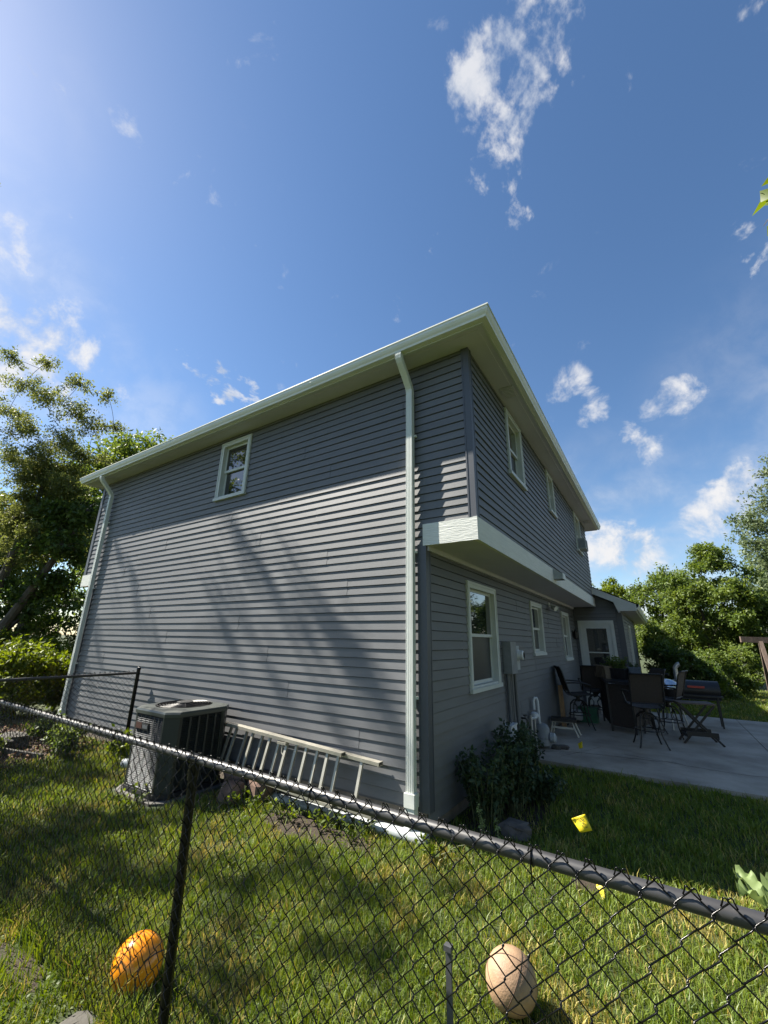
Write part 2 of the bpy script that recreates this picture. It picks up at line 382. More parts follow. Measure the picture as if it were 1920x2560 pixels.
# core: walls behind the siding, inset so that window openings have depth
core = MB(); T = 0.10
core.box((XL+T, T, -0.1), (XW-T, LB-.02, H))
wall = core.build('wall', INT, house)
upc = MB(); upc.box((XL-.55+T, T, ZB+.03), (D-T, LB-.02, H+.02)); upper = upc.build('wall', INT, house)
ext = MB(); ext.box((-7.0, LB+.1, -.2), (1.246-.1, 19.0, 2.40)); extw = ext.build('wall', INT, house)
for w_, t in ((wall, 'first storey wall of grey lap siding'), (upper, 'overhanging upper storey wall of grey lap siding'), (extw, 'low rear wing wall')): w_['label'] = t
PROF_OUT, PROF_IN = 0.0168, 0.0028
def course(mb, mp, u0, u1, zc, za, zb_, dx=0.0):
    """one lap course with butt at zc, clipped to za..zb_"""
    lo, hi = max(zc, za), min(zc+E_-.006, zb_)
    if hi-lo < .004 or u1-u0 < .004: return
    f = lambda z: PROF_OUT+(PROF_IN-PROF_OUT)*(z-zc)/E_+dx
    P = [(-.004, lo), (f(lo), lo), (f(hi), hi), (-.004, hi)]
    g = MAPS[mp]; vs_ = [g(u, o, z) for u in (u0, u1) for o, z in P]
    fs = [(0, 1, 5, 4), (1, 2, 6, 5), (0, 3, 2, 1), (4, 5, 6, 7), (3, 7, 6, 2)]
    if mp in ('BL', 'BU', 'D', 'LU'): pass
    mb.add(vs_, fs)
rng = random.Random(4)
def siding(mp, u0, u1, z0, z1, holes, parent, seg=3.66, extra=None):
    j0, j1 = int(math.floor(z0/(2*E_)+1e-6)), int(math.ceil(z1/(2*E_)-1e-6))
    for j in range(j0, j1):
        za, zb_ = max(z0, j*2*E_), min(z1, (j+1)*2*E_)
        lo, hi = u0, u1
        if extra: lo, hi = extra(za, zb_, u0, u1)
        # lap joints
        cuts = [lo]; c = lo+seg*(.25+.75*((j*0.381+.13) % 1.0))+rng.uniform(-.15, .15)
        while c < hi-.35: cuts.append(c); c += seg+rng.uniform(-.25, .1)
        cuts.append(hi)
        for k in range(len(cuts)-1):
            a, b = cuts[k]+(.003 if k else 0), cuts[k+1]
            dx = .0022*((k+j) % 2)
            spans = [(a, b, za, zb_)]
            for (h0, h1, hz0, hz1) in holes:
                new = []
                for (p, q, s0, s1) in spans:
                    if q <= h0 or p >= h1 or s1 <= hz0 or s0 >= hz1: new.append((p, q, s0, s1)); continue
                    if p < h0: new.append((p, h0, s0, s1))
                    if q > h1: new.append((h1, q, s0, s1))
                    if s0 < hz0: new.append((max(p, h0), min(q, h1), s0, hz0))
                    if s1 > hz1: new.append((max(p, h0), min(q, h1), hz1, s1))
                spans = new
            for (p, q, s0, s1) in spans:
                mb = MB()
                for t in (0, 1): course(mb, mp, p, q, (2*j+t)*E_, s0, s1, dx)
                if mb.v: mb.build('siding_panel', SID, parent)
# windows: map, u0,u1,z0,z1 (outer casing)
WINS = [('A', -4.056, -3.258, 3.745, 4.843), ('BL', 1.127, 2.285, .906, 2.291), ('BL', 4.38, 5.323, 1.274, 2.291), ('BL', 7.507, 8.47, 1.085, 2.291),
        ('BU', 1.423, 2.249, 3.791, 4.862), ('BU', 4.124, 4.721, 3.973, 4.862), ('BU', 7.35, 8.25, 3.80, 4.862), ('D', 11.6, 12.5, .75, 2.10)]
CAS = 0.085
def holes(mp): return [(w[1]+.03, w[2]-.03, w[3]+.03, w[4]-.03) for w in WINS if w[0] == mp]
siding('A', XL-.55, D, 0.0, H, holes('A'), wall, extra=lambda za, zb_, a, b: (a, b) if za > ZB+BH-.12 else (XL, XW))
siding('A', XW, D, ZB+BH, 28*E_, [], upper); siding('A', XL-.55, XL, ZB+BH, 28*E_, [], upper)
siding('BL', 0.0, LB, -0.12, ZB-.04, holes('BL'), wall)
siding('BU', 0.0, LB, ZB+BH, H, holes('BU'), upper)
siding('D', LB, 16.5, -0.05, 2.40, holes('D'), extw)
DOOR = (0.096, 1.03)
siding('C', 0.0, 1.246, -.05, 2.50, [(DOOR[0]+.03, DOOR[1]-.03, -.2, 2.12)], extw)
gable = MB(); gable.prism([(0.0, LB+.05, 2.40), (1.246, LB+.05, 2.40), (1.246, LB+.05, 2.52), (0.0, LB+.05, 3.25)], (0, .12, 0)); gable.build('gable', SID, house)
def window(mp, u0, u1, z0, z1, parent):
    g = MAPS[mp]; m = MB()
    o1 = .034
    mbox(m, mp, u0, u1, -.01, o1, z1-CAS, z1); mbox(m, mp, u0, u0+CAS, -.01, o1, z0+.05, z1-CAS); mbox(m, mp, u1-CAS, u1, -.01, o1, z0+.05, z1-CAS)
    # jamb liner
    for (a, b, c, d) in ((u0+CAS-.02, u0+CAS, z0+.05, z1-CAS), (u1-CAS, u1-CAS+.02, z0+.05, z1-CAS), (u0+CAS, u1-CAS, z1-CAS, z1-CAS+.02)):
        mbox(m, mp, a, b, -.085, -.01, c, d)
    # brick-mould step
    mbox(m, mp, u0+.012, u1-.012, o1, o1+.008, z1-.035, z1-.012); mbox(m, mp, u0+.012, u0+.034, o1, o1+.008, z0+.06, z1-.035); mbox(m, mp, u1-.034, u1-.012, o1, o1+.008, z0+.06, z1-.035)
    w = m.build('window', TRIM, parent)
    s = MB(); mbox(s, mp, u0-.012, u1+.012, -.085, .055, z0, z0+.05); mbox(s, mp, u0+CAS-.02, u1-CAS+.02, -.08, .02, z0+.05, z0+.075); s.build('sill', TRIM, w)
    a, b, c, d = u0+CAS, u1-CAS, z0+.075, z1-CAS; mid = (c+d)/2; f = .042
    for k, (q0, q1, o) in enumerate(((c, mid+.018, -.056), (mid-.018, d, -.028))):
        s = MB()
        mbox(s, mp, a, b, o-.024, o, q0, q0+f); mbox(s, mp, a, b, o-.024, o, q1-f*.85, q1)
        mbox(s, mp, a, a+f, o-.024, o, q0+f, q1-f*.85); mbox(s, mp, b-f, b, o-.024, o, q0+f, q1-f*.85)
        sash = s.build('sash', TRIM, w)
        p = MB(); mbox(p, mp, a+f, b-f, o-.016, o-.010, q0+f, q1-f*.85); p.build('pane', SCREEN if (k == 0 and mp != 'A') else GLASS, w)
    return w
for w in WINS: window(*w, house)
# corner posts
def cpost(x, y, sx, z0, z1, w=.095):
    m = MB()
    m.box((x-sx*.0, y-.022, z0), (x-sx*w, y+.002, z1)); m.box((x, y-.022, z0), (x+sx*.022, y+w, z1))
    m.box((x-sx*w*.98, y-.026, z0), (x-sx*(w-.018), y-.022, z1)); m.box((x+sx*.022, y+w-.018, z0), (x+sx*.026, y+w*.98, z1))
    m.build('corner_post', CPOST, house)
cpost(0, 0, 1, -.02, ZB+.02, .085); cpost(D, 0, 1, ZB+BH, H, .07); cpost(XL-.55, 0, -1, ZB+BH, H); cpost(XL, 0, -1, 0, ZB)
m = MB(); m.box((1.246, LB-.022, -.1), (1.246-.13, LB+.0, 2.45)); m.box((1.246, LB-.022, -.1), (1.268, LB+.13, 2.42)); m.build('corner_post', CPOST, house)
m = MB(); m.box((0.0, LB-.028, -.1), (.035, LB-.0, 2.5)); m.build('corner_trim', CPOST, house)
# overhang skirt boards and soffit
m = MB(); m.box((D-.02, -.030, ZB), (D+.028, LB, ZB+BH)); m.build('skirt_board', WOODW, house)
m = MB(); m.box((-.012, -.030, ZB), (D-.02, -.004, ZB+BH-.004)); m.build('skirt_board', WOODW, house)
m = MB(); m.box((XL-.58, -.030, ZB), (XL+.012, -.004, ZB+BH-.004)); m.build('skirt_board', WOODW, house)
m = MB(); m.box((.0, .0, ZB+.004), (D-.02, LB, ZB+.02)); m.box((.0, .015, ZB-.05), (.04, LB, ZB+.004)); m.build('overhang_soffit', SOF, house)
m = MB(); m.box((XL-.53, 0, ZB+.004), (XL, LB, ZB+.02)); m.build('overhang_soffit', SOF, house)
m = MB(); m.box((XL-.56, -.0, ZB), (XL-.53, LB, ZB+BH)); m.build('skirt_board', WOODW, house)
m = MB(); m.box((XL-.55, 0, ZB+BH), (XL-.53, LB, H)); m.build('front_siding', SID, house)
# foundation
m = MB(); m.box((XL+.03, .03, -.6), (-.03, LB, 0.0)); fnd = m.build('foundation', FOUND, house)
m = MB(); m.box((-7.0, LB+.0, -.6), (1.2, 19, -.05)); m.build('foundation', FOUND, house)
# brick front veneer (thin sliver seen past the left corner)
m = MB()
for k in range(34):
    for q in range(6):
        y0 = -.02+q*.205+(.1 if k % 2 else 0); m.box((XL-.10, y0, k*.0745), (XL-.02, y0+.195, k*.0745+.066))
bv = m.build('brick_veneer', BRICK, house); bv['kind'] = 'stuff'
# main eaves: soffit, fascia, gutters, roof
X0, X1, Y0, Y1 = XL-.55, D, 0.0, 9.72
m = MB()
def ring(mb, o0, o1, z0, z1):
    mb.box((X0-o1, Y0-o1, z0), (X1+o1, Y0-o0, z1)); mb.box((X1+o0, Y0-o0, z0), (X1+o1, Y1+o1, z1))
    mb.box((X0-o1, Y0-o0, z0), (X0-o0, Y1+o1, z1)); mb.box((X0-o0, Y1+o0, z0), (X1+o0, Y1+o1, z1))
ring(m, -.03, .30, H, H+.012); sf = m.build('soffit', SOF, house)
m = MB(); ring(m, .205, .235, H-.005, H); sv = m.build('soffit_vent_strip', SOF, house)
m = MB(); ring(m, .29, .315, H-.012, H+.12); m.build('fascia', TRIM, house)
GP = [(.316, 5.055), (.316, 4.938), (.376, 4.938), (.382, 4.962), (.398, 4.985), (.410, 5.012), (.412, 5.05), (.420, 5.05), (.420, 5.066), (.404, 5.066), (.404, 5.02), (.330, 4.955), (.322, 5.055)]
def gutter(pa, pb, ea, eb, n, t):
    """gutter along t from pa to pb; n outward; ea/eb mitre: ends extend with the profile"""
    mb = MB(); vs_ = []
    for p, e in ((pa, -ea), (pb, eb)):
        for o, z in GP: vs_.append(Vector((p[0], p[1], 0))+Vector(n)*o+Vector(t)*(e*o)+Vector((0, 0, z)))
    k = len(GP)
    mb.add(vs_, [tuple(range(k)), tuple(reversed(range(k, 2*k)))]+[(i, k+i, k+(i+1) % k, (i+1) % k) for i in range(k)])
    mb.build('gutter', GUT, house)
gutter((X0, Y0), (X1, Y0), 1, 1, (0, -1, 0), (1, 0, 0))
gutter((X1, Y0), (X1, Y1), 1, 1, (1, 0, 0), (0, 1, 0))
gutter((X0, Y0), (X0, Y1), 1, 1, (-1, 0, 0), (0, 1, 0))
for p_, t_ in ((( -1.6, 0), 0), ((-5.0, 0), 0), ((0, 3.3), 1), ((0, 6.6), 1)):      # gutter seams
    mb = MB()
    q_ = [(o+.0015, z-.0012) for o, z in GP[:9]]
    if t_ == 0: mb.prism([(p_[0], Y0-o, z) for o, z in q_], (.03, 0, 0))
    else: mb.prism([(X1+o, p_[1], z) for o, z in q_], (0, .03, 0))
    mb.build('gutter_seam', GUT, house)
rz_, ro = 5.058, .335
a0, a1, b0, b1 = X0-ro, X1+ro, Y0-ro, Y1+ro; hh = (b1-b0)/2; hh2 = (a1-a0)/2; hgt = hh2*0.36
yc0, yc1 = b0+hh2, b1-hh2; xm = (a0+a1)/2
if yc1 < yc0: yc0 = yc1 = (b0+b1)/2
V = [(a0, b0, rz_), (a1, b0, rz_), (a1, b1, rz_), (a0, b1, rz_), (xm, yc0, rz_+hgt), (xm, yc1+.01, rz_+hgt)]
m = MB(); m.add(V, [(0, 1, 4), (1, 2, 5, 4), (2, 3, 5), (3, 0, 4, 5)]); m.add([(x, y, z+.012) for x, y, z in V[:4]]+[(V[4][0], V[4][1], V[4][2]+.012), (V[5][0], V[5][1], V[5][2]+.012)], [(0, 1, 4), (1, 2, 5, 4), (2, 3, 5), (3, 0, 4, 5)])
m.build('roof', SHINGLE, house)
# soffit vents under the right eave
for yy in (1.18, 8.9):
    m = MB(); x0 = D+.08; m.box((x0, yy-.15, H-.012), (x0+.18, yy+.15, H-.0055))
    for k in range(7): m.box((x0+.02, yy-.13+k*.04, H-.018), (x0+.16, yy-.115+k*.04, H-.012))
    m.build('soffit_vent', SOF, house)
# downspouts
def sec(w, d, rib=True):
    s = [(-w/2, -d/2)]
    s += [(w/2, -d/2), (w/2, d/2)]
    if rib:
        n = 4
        for k in range(n):
            u = w/2-w*(k+.5)/n
            s += [(u+w*.05, d/2), (u+w*.02, d/2-.006), (u-w*.02, d/2-.006), (u-w*.05, d/2)]
    s += [(-w/2, d/2)]
    return s
def downspout(x, zbot, kick):
    path = [(x, -.352, 4.94), (x, -.352, 4.90), (x, -.345, 4.865), (x, -.32, 4.825), (x, -.20, 4.70), (x, -.115, 4.60), (x, -.090, 4.56), (x, -.080, 4.52), (x, -.080, 4.45), (x, -.080, 2.0), (x, -.080, zbot)]
    # section: first axis = d x up ; going downward with +y start frame
    mb = MB(); S = sec(.082, .066)
    n = len(S); b = 0
    for i, p in enumerate(path):
        q = path[min(i+1, len(path)-1)]; r_ = path[max(i-1, 0)]
        d = (Vector(q)-Vector(r_)).normalized(); a = Vector((1, 0, 0)); o = d.cross(a)   # outward
        if o.y > 0: o = -o
        for u, w_ in S: mb.v.append(tuple(Vector(p)+a*u+o*w_))
    for i in range(len(path)-1):
        for k in range(n): mb.f.append((i*n+k, i*n+(k+1) % n, (i+1)*n+(k+1) % n, (i+1)*n+k))
    ds = mb.build('downspout', GUT, house)
    c = MB(); c.box((x-.056, -.128, zbot-.03), (x+.056, -.032, zbot+.085)); c.build('connector', GUT, ds)
    c = MB(); c.box((x-.049, -.12, zbot-.11), (x+.049, -.038, zbot-.03)); c.build('adapter', GUT, ds)
    for z_ in (3.9, 2.45, .95):
        c = MB(); c.box((x-.062, -.047, z_), (x+.062, -.0165, z_+.025)); c.build('strap', GUT, ds)
    return ds
downspout(-.141, .055, 0); downspout(-7.93, .03, -1)
# rear wing roof, fascia, gutter, door
m = MB(); yl = 18.6
P0, P1 = (.30, 3.235), (1.70, 2.545)
def wroof(o): return [(P0[0]-1.0, 3.235+.493+o), (P1[0], P1[1]+o)]
m.add([(-4, LB-.28, 3.235+4.3*.493), (P1[0], LB-.28, P1[1]), (P1[0], yl, P1[1]), (-4, yl, 3.235+4.3*.493)], [(0, 1, 2, 3)])
m.add([(-4, LB-.28, 3.25+4.3*.493), (P1[0]+.02, LB-.28, P1[1]+.008), (P1[0]+.02, yl, P1[1]+.008), (-4, yl, 3.25+4.3*.493)], [(0, 1, 2, 3)])
m.add([(-4, LB-.28, 3.235+4.3*.493), (P1[0], yl, P1[1]), (-9, yl, 2.5), (-9, LB+.3, 2.5)], [(0, 3, 2, 1)]); m.build('roof', SHINGLE, house)
m = MB()
sl_ = lambda x: 3.235-(x-.30)*.493
m.prism([(.02, LB-.30, sl_(.02)-.015), (1.66, LB-.30, sl_(1.66)-.012), (1.66, LB-.30, 2.385), (1.20, LB-.30, 2.385), (1.12, LB-.30, sl_(1.12)-.20), (.02, LB-.30, sl_(.02)-.20)], (0, .025, 0)); m.build('rake_board', TRIM, house)
m = MB(); m.box((1.20, LB-.275, 2.39), (1.60, yl, 2.40)); m.box((1.20, LB-.275, 2.35), (1.246, yl, 2.39)); m.build('soffit', SOF, house)
m = MB(); m.box((1.60, LB-.275, 2.385), (1.625, yl, 2.53)); m.build('fascia', TRIM, house)
m = MB()
q = [(o-.316+1.626, z-5.066+2.545) for o, z in GP]
m.prism([(x, LB-.31, z) for x, z in q], (0, yl-LB, 0)); m.build('gutter', GUT, house)
def door():
    u0, u1, z1 = DOOR[0], DOOR[1], 2.146; m = MB(); mp = 'C'
    mbox(m, mp, u0, u1, -.02, .038, z1-.09, z1); mbox(m, mp, u0, u0+.085, -.02, .038, -.12, z1-.09); mbox(m, mp, u1-.085, u1, -.02, .038, -.12, z1-.09)
    d = m.build('door', TRIM, house)
    a, b, t = u0+.085, u1-.085, z1-.09; m = MB()
    mbox(m, mp, a, a+.12, -.02, .012, -.10, t); mbox(m, mp, b-.12, b, -.02, .012, -.10, t); mbox(m, mp, a+.12, b-.12, -.02, .012, t-.13, t); mbox(m, mp, a+.12, b-.12, -.02, .012, -.10, .12)
    mbox(m, mp, a+.12, b-.12, -.02, .010, 1.255, 1.285); m.build('door_leaf', TRIM, d)
    for q0, q1 in ((1.285, t-.13), (.12, 1.255)):
        m = MB(); mbox(m, mp, a+.12, b-.12, -.010, -.004, q0, q1); m.build('pane', GLASS, d)
    m = MB(); m.lathe([(.006, 0), (.018, .0), (.022, .02), (.012, .035)], (b-.04, LB-.045, 1.0), 10, 'y'); m.build('handle', DARKM, d)
door()
# sill plate drip, foundation vent
m = MB(); m.box((XL, -.004, -.022), (-.02, .02, -.002)); m.build('starter_strip', CPOST, house)

# ------------------------------------------------------------------ things fixed on the house
t = thing('window_air_conditioner', 'small white air conditioner in the farthest upper window', 'air conditioner', (D+.2, 7.8, 3.86))
m = MB(); m.box((D-.05, 7.55, 3.88), (D+.20, 8.02, 4.16)); m.build('casing', GREYL, t)
for s_ in range(12):
    pass
m = MB()
for k in range(6): m.box((D+.02+k*.03, 7.544, 3.91), (D+.035+k*.03, 7.55, 4.13))
for k in range(8): m.box((D+.20, 7.58+k*.05, 3.91), (D+.206, 7.605+k*.05, 4.13))
m.build('grille', GREYM, t)
t = thing('vent_hood', 'grey vent hood with pale flap on the white skirt board', 'vent', (D+.03, 3.9, 2.60))
m = MB(); m.prism([(D+.028, 3.74, 2.60), (D+.028, 3.74, 2.775), (D+.05, 3.74, 2.775), (D+.175, 3.74, 2.69), (D+.175, 3.74, 2.60)], (0, .26, 0)); m.build('hood', GREYL, t)
m = MB(); m.box((D+.175, 3.76, 2.595), (D+.187, 3.98, 2.70)); m.build('flap', WHITEP, t)
t = thing('flood_light', 'twin flood light under the overhang beside the second lower window', 'light', (.02, 6.15, 2.33))
m = MB(); m.lathe([(.055, 0), (.055, .02), (.04, .03)], (.015, 6.15, 2.35), 14, 'x'); m.build('base', WHITEP, t)
for dy in (-.07, .07):
    m = MB(); m.tube([(.045, 6.15+dy*.3, 2.345), (.09, 6.15+dy, 2.31)], .014, 8); m.tube([(.09, 6.15+dy, 2.31), (.12, 6.15+dy*1.2, 2.285), (.19, 6.15+dy*1.6, 2.25)], [.03, .05, .062], 12); m.build('lamp_head', WHITEP, t, True)
t = thing('wall_lantern', 'dark wall lantern in the corner beside the white door', 'lantern', (.04, 8.95, 1.65))
m = MB(); m.box((.016, 8.89, 1.66), (.035, 9.01, 1.86)); m.build('back_plate', DARKM, t)
m = MB(); m.lathe([(.045, 0), (.06, .04), (.065, .19), (.03, .24), (.01, .27)], (.10, 8.95, 1.62), 8); m.build('lamp_shade', DARKM, t)
# electric meter, conduits
t = thing('electric_meter', 'grey electric meter box with round glass dial on the side wall', 'electric meter', (.02, 2.75, 1.1))
m = MB(); m.box((.014, 2.50, 1.06), (.14, 2.80, 1.52)); m.build('meter_box', GREYM, t)
m = MB(); m.box((.014, 2.82, 1.10), (.12, 3.02, 1.46)); sb = m.build('meter_socket', GREYL, t)
m = MB(); m.lathe([(.085, 0), (.085, .02), (.072, .03), (.07, .085), (.05, .1)], (.12, 2.92, 1.32), 20, 'x'); m.build('dial', WHITEP, t, True)
m = MB(); m.lathe([(.05, 0), (.05, .004)], (.216, 2.92, 1.32), 16, 'x'); m.build('dial_face', GREYM, t)
for k, (yy, r_, zb_) in enumerate(((2.56, .026, .2), (2.66, .018, .2), (2.74, .03, -.2), (2.92, .03, -.2))):
    m = MB(); m.tube([(.05, yy, 1.08), (.05, yy, .9), (.05, yy, zb_)], r_, 10); m.build('conduit', CONDUIT, t, True)
t = thing('utility_box', 'pale weathered utility box low on the wall behind the shrubs', 'utility box', (.02, 2.42, .2))
m = MB(); m.box((.014, 2.28, -.05), (.13, 2.56, .38)); m.box((.014, 2.27, .38), (.14, 2.57, .40)); m.build('box', WHITEP, t)
m = MB(); m.box((.13, 2.30, -.02), (.137, 2.44, .34)); m.build('cover', GREYL, t)
t = thing('hose_faucet', 'small dark hose faucet on the wall above the gas meter pipes', 'faucet', (.02, 3.25, .36))
m = MB(); m.tube([(.0, 3.25, .36), (.08, 3.25, .36), (.10, 3.25, .33), (.10, 3.25, .29)], .014, 8); m.build('spout', DARKM, t, True)
m = MB(); m.lathe([(.035, 0), (.035, .012)], (.07, 3.25, .40), 10); m.tube([(.07, 3.25, .36), (.07, 3.25, .40)], .007, 6); m.build('handle', DARKM, t)
t = thing('gas_meter', 'grey gas meter with white riser pipe on the patio edge', 'gas meter', (.16, 3.85, -.2))
m = MB(); m.lathe([(.09, 0), (.12, .02), (.125, .10), (.12, .12), (.128, .13), (.12, .15), (.12, .26), (.10, .31), (.05, .34)], (.17, 3.85, -.12), 18); m.build('meter_body', GREYM, t, True)
m = MB(); m.lathe([(.06, 0), (.075, .01), (.075, .07), (.05, .09)], (.29, 3.85, .02), 16, 'x'); m.build('dial', GREYL, t, True)
m = MB(); m.tube([(.12, 3.92, .18), (.12, 3.92, .55), (.11, 3.90, .60), (.08, 3.86, .60), (.07, 3.84, .56), (.07, 3.84, .42)], .022, 10); m.build('riser_pipe', WHITEP, t, True)
m = MB(); m.tube([(.04, 3.62, .30), (.12, 3.66, .32), (.14, 3.78, .34), (.15, 3.82, .22)], .022, 10); m.build('elbow_pipe', WHITEP, t, True)
m = MB(); m.lathe([(.03, 0), (.06, .01), (.06, .05), (.03, .07)], (.10, 3.72, .33), 12); m.build('regulator', WHITEP, t, True)
m = MB(); m.tube([(.07, 3.60, .36), (.07, 3.60, -.2)], .02, 8); m.tube([(.10, 3.70, .33), (.10, 3.70, -.2)], .018, 8); m.build('supply_pipe', PIPEG, t, True)

# ------------------------------------------------------------------ patio, stones
MULCH_C = mat('crack_dirt', (0.03, 0.028, 0.025), .95)
pt = MB()
for (x0, x1, y0, y1) in ((.02, 3.285, 3.08, 9.52), (3.297, 8.0, 3.08, 9.52)):
    pt.box((x0, y0, -.40), (x1, y1, -.15))
po = pt.build('patio', PATIO); po['kind'] = 'structure'
rgc = random.Random(8)
for (xa, ya, xb, yb, w_) in ((.1, 3.55, 2.0, 4.25, .007), (1.3, 4.1, 3.1, 4.05, .006), (.5, 3.3, .95, 4.6, .005), (3.35, 5.0, 4.3, 5.5, .006)):
    mb = MB(); n_ = 22; V_ = []
    for k in range(n_+1):
        t_ = k/n_; x_ = xa+(xb-xa)*t_+rgc.uniform(-.02, .02); y_ = ya+(yb-ya)*t_+.09*math.sin(5*t_+xa)+rgc.uniform(-.02, .02); ww = w_*rgc.uniform(.4, 1.5)
        V_ += [(x_, y_-ww, -.146), (x_, y_+ww, -.146)]
    mb.add(V_, [(2*k, 2*k+2, 2*k+3, 2*k+1) for k in range(n_)]); mb.build('crack', MULCH_C, po)
def stone(name, c, size, m_, label, cat='stone', seed=0, group=None):
    rg = np.random.RandomState(seed); n, k = 9, 6; V = []; F = []
    for i in range(k):
        th = math.pi*(i+.5)/k
        for j in range(n):
            ph = 2*math.pi*j/n; rr = 1+rg.uniform(-.14, .14)
            sx = np.sign(math.cos(ph))*abs(math.cos(ph))**.7; sy = np.sign(math.sin(ph))*abs(math.sin(ph))**.7
            sz = np.sign(math.cos(th))*abs(math.cos(th))**.6
            V.append((c[0]+size[0]*rr*math.sin(th)**.6*sx, c[1]+size[1]*rr*math.sin(th)**.6*sy, c[2]+size[2]*sz*(1+rg.uniform(-.1, .1))))
    for i in range(k-1):
        for j in range(n): F.append((i*n+j, (i+1)*n+j, (i+1)*n+(j+1) % n, i*n+(j+1) % n))
    mb = MB(); mb.add(V, F+[tuple(range(n)), tuple(reversed(range((k-1)*n, k*n)))])
    o = mb.build(name, m_, None, False, c); return props(o, label, cat, group)
stone('landscape_stone', (.62, .60, -.20), (.15, .12, .07), STONE, 'brown stone lying at the foot of the shrubs by the corner', seed=1)
for k, (x, y, z, sx, lab) in enumerate(((-2.42, -.22, -.10, .19, 'reddish stone wedged against the wall next to the condenser'), (-2.05, -.20, -.13, .17, 'reddish stone between the condenser stone and the ladder end'), (-2.28, -.42, -.17, .13, 'small dark stone in front of the reddish wall stones'))):
    stone('landscape_stone', (x, y, z), (sx, .13, .12), mat('stone_red%d' % k, (0.16, 0.10, 0.075), .9, var=.35, vscale=8, bump=.7, bscale=26), lab, seed=5+k)
stone('landscape_stone', (-.46, -2.63, -.24), (.13, .09, .03), STONEL, 'flat pale stone in the grass on the near side of the fence', seed=9)
stone('landscape_stone', (-7.0, -1.05, -.16), (.28, .2, .13), STONEL, 'pale stone at the dark mulch bed beyond the side fence', seed=10)
stone('landscape_stone', (.36, 3.90, -.13), (.07, .06, .045), STONEL, 'small pale rock beside the gas meter on the patio', seed=11)
stone('landscape_stone', (.46, 3.98, -.12), (.09, .06, .03), STONE, 'thin dark rock beside the pale rock by the gas meter', seed=12)
mb = MB(); mb.bar((-6.75, -1.30, -.20), (-5.75, -1.05, -.20), .05, .09); o = mb.build('edging_board', STONEL, None, False, (-6.2, -1.2, -.2)); props(o, 'weathered edging board at the mulch bed behind the side fence', 'edging')
# mulch bed and bare soil
def patch(name, cx, cy, rx, ry, m_, seed, dz=.006):
    n = 28; rg = np.random.RandomState(seed); V = [(cx, cy, float(gz(cx, cy))+dz)]; F = []
    for ring_ in (.35, .7, 1.0):
        for k in range(n):
            a = 2*math.pi*k/n; rr = ring_*(1+.16*math.sin(3*a+seed)+.1*math.sin(7*a+2*seed)); x, y = cx+rx*rr*math.cos(a), cy+ry*rr*math.sin(a)
            V.append((x, y, float(gz(x, y))+dz*(1.3-ring_)))
    for k in range(n): F.append((0, 1+k, 1+(k+1) % n))
    for r_ in range(2):
        for k in range(n): a = 1+r_*n; F.append((a+k, a+n+k, a+n+(k+1) % n, a+(k+1) % n))
    mb = MB(); mb.add(V, F); o = mb.build(name, m_); o['kind'] = 'structure'; return o
SOIL = mat('bare_soil', (0.022, 0.016, 0.011), .95, vscale=30, col2=(0.060, 0.042, 0.028), bump=1.0, bscale=70)
MULCH = mat('mulch', (0.022, 0.016, 0.013), .95, vscale=45, col2=(0.085, 0.05, 0.034), bump=1.0, bscale=90)
patch('bare_soil', -1.05, -.42, .75, .24, SOIL, 2); patch('bare_soil', 1.33, .08, .15, .12, SOIL, 3); patch('bare_soil', -1.2, -2.64, .30, .07, SOIL, 4)
patch('mulch_bed', -7.6, -1.1, 1.9, 1.0, MULCH, 5, .02); patch('mulch_bed', .40, 1.5, .48, 1.25, SOIL, 6, .01)

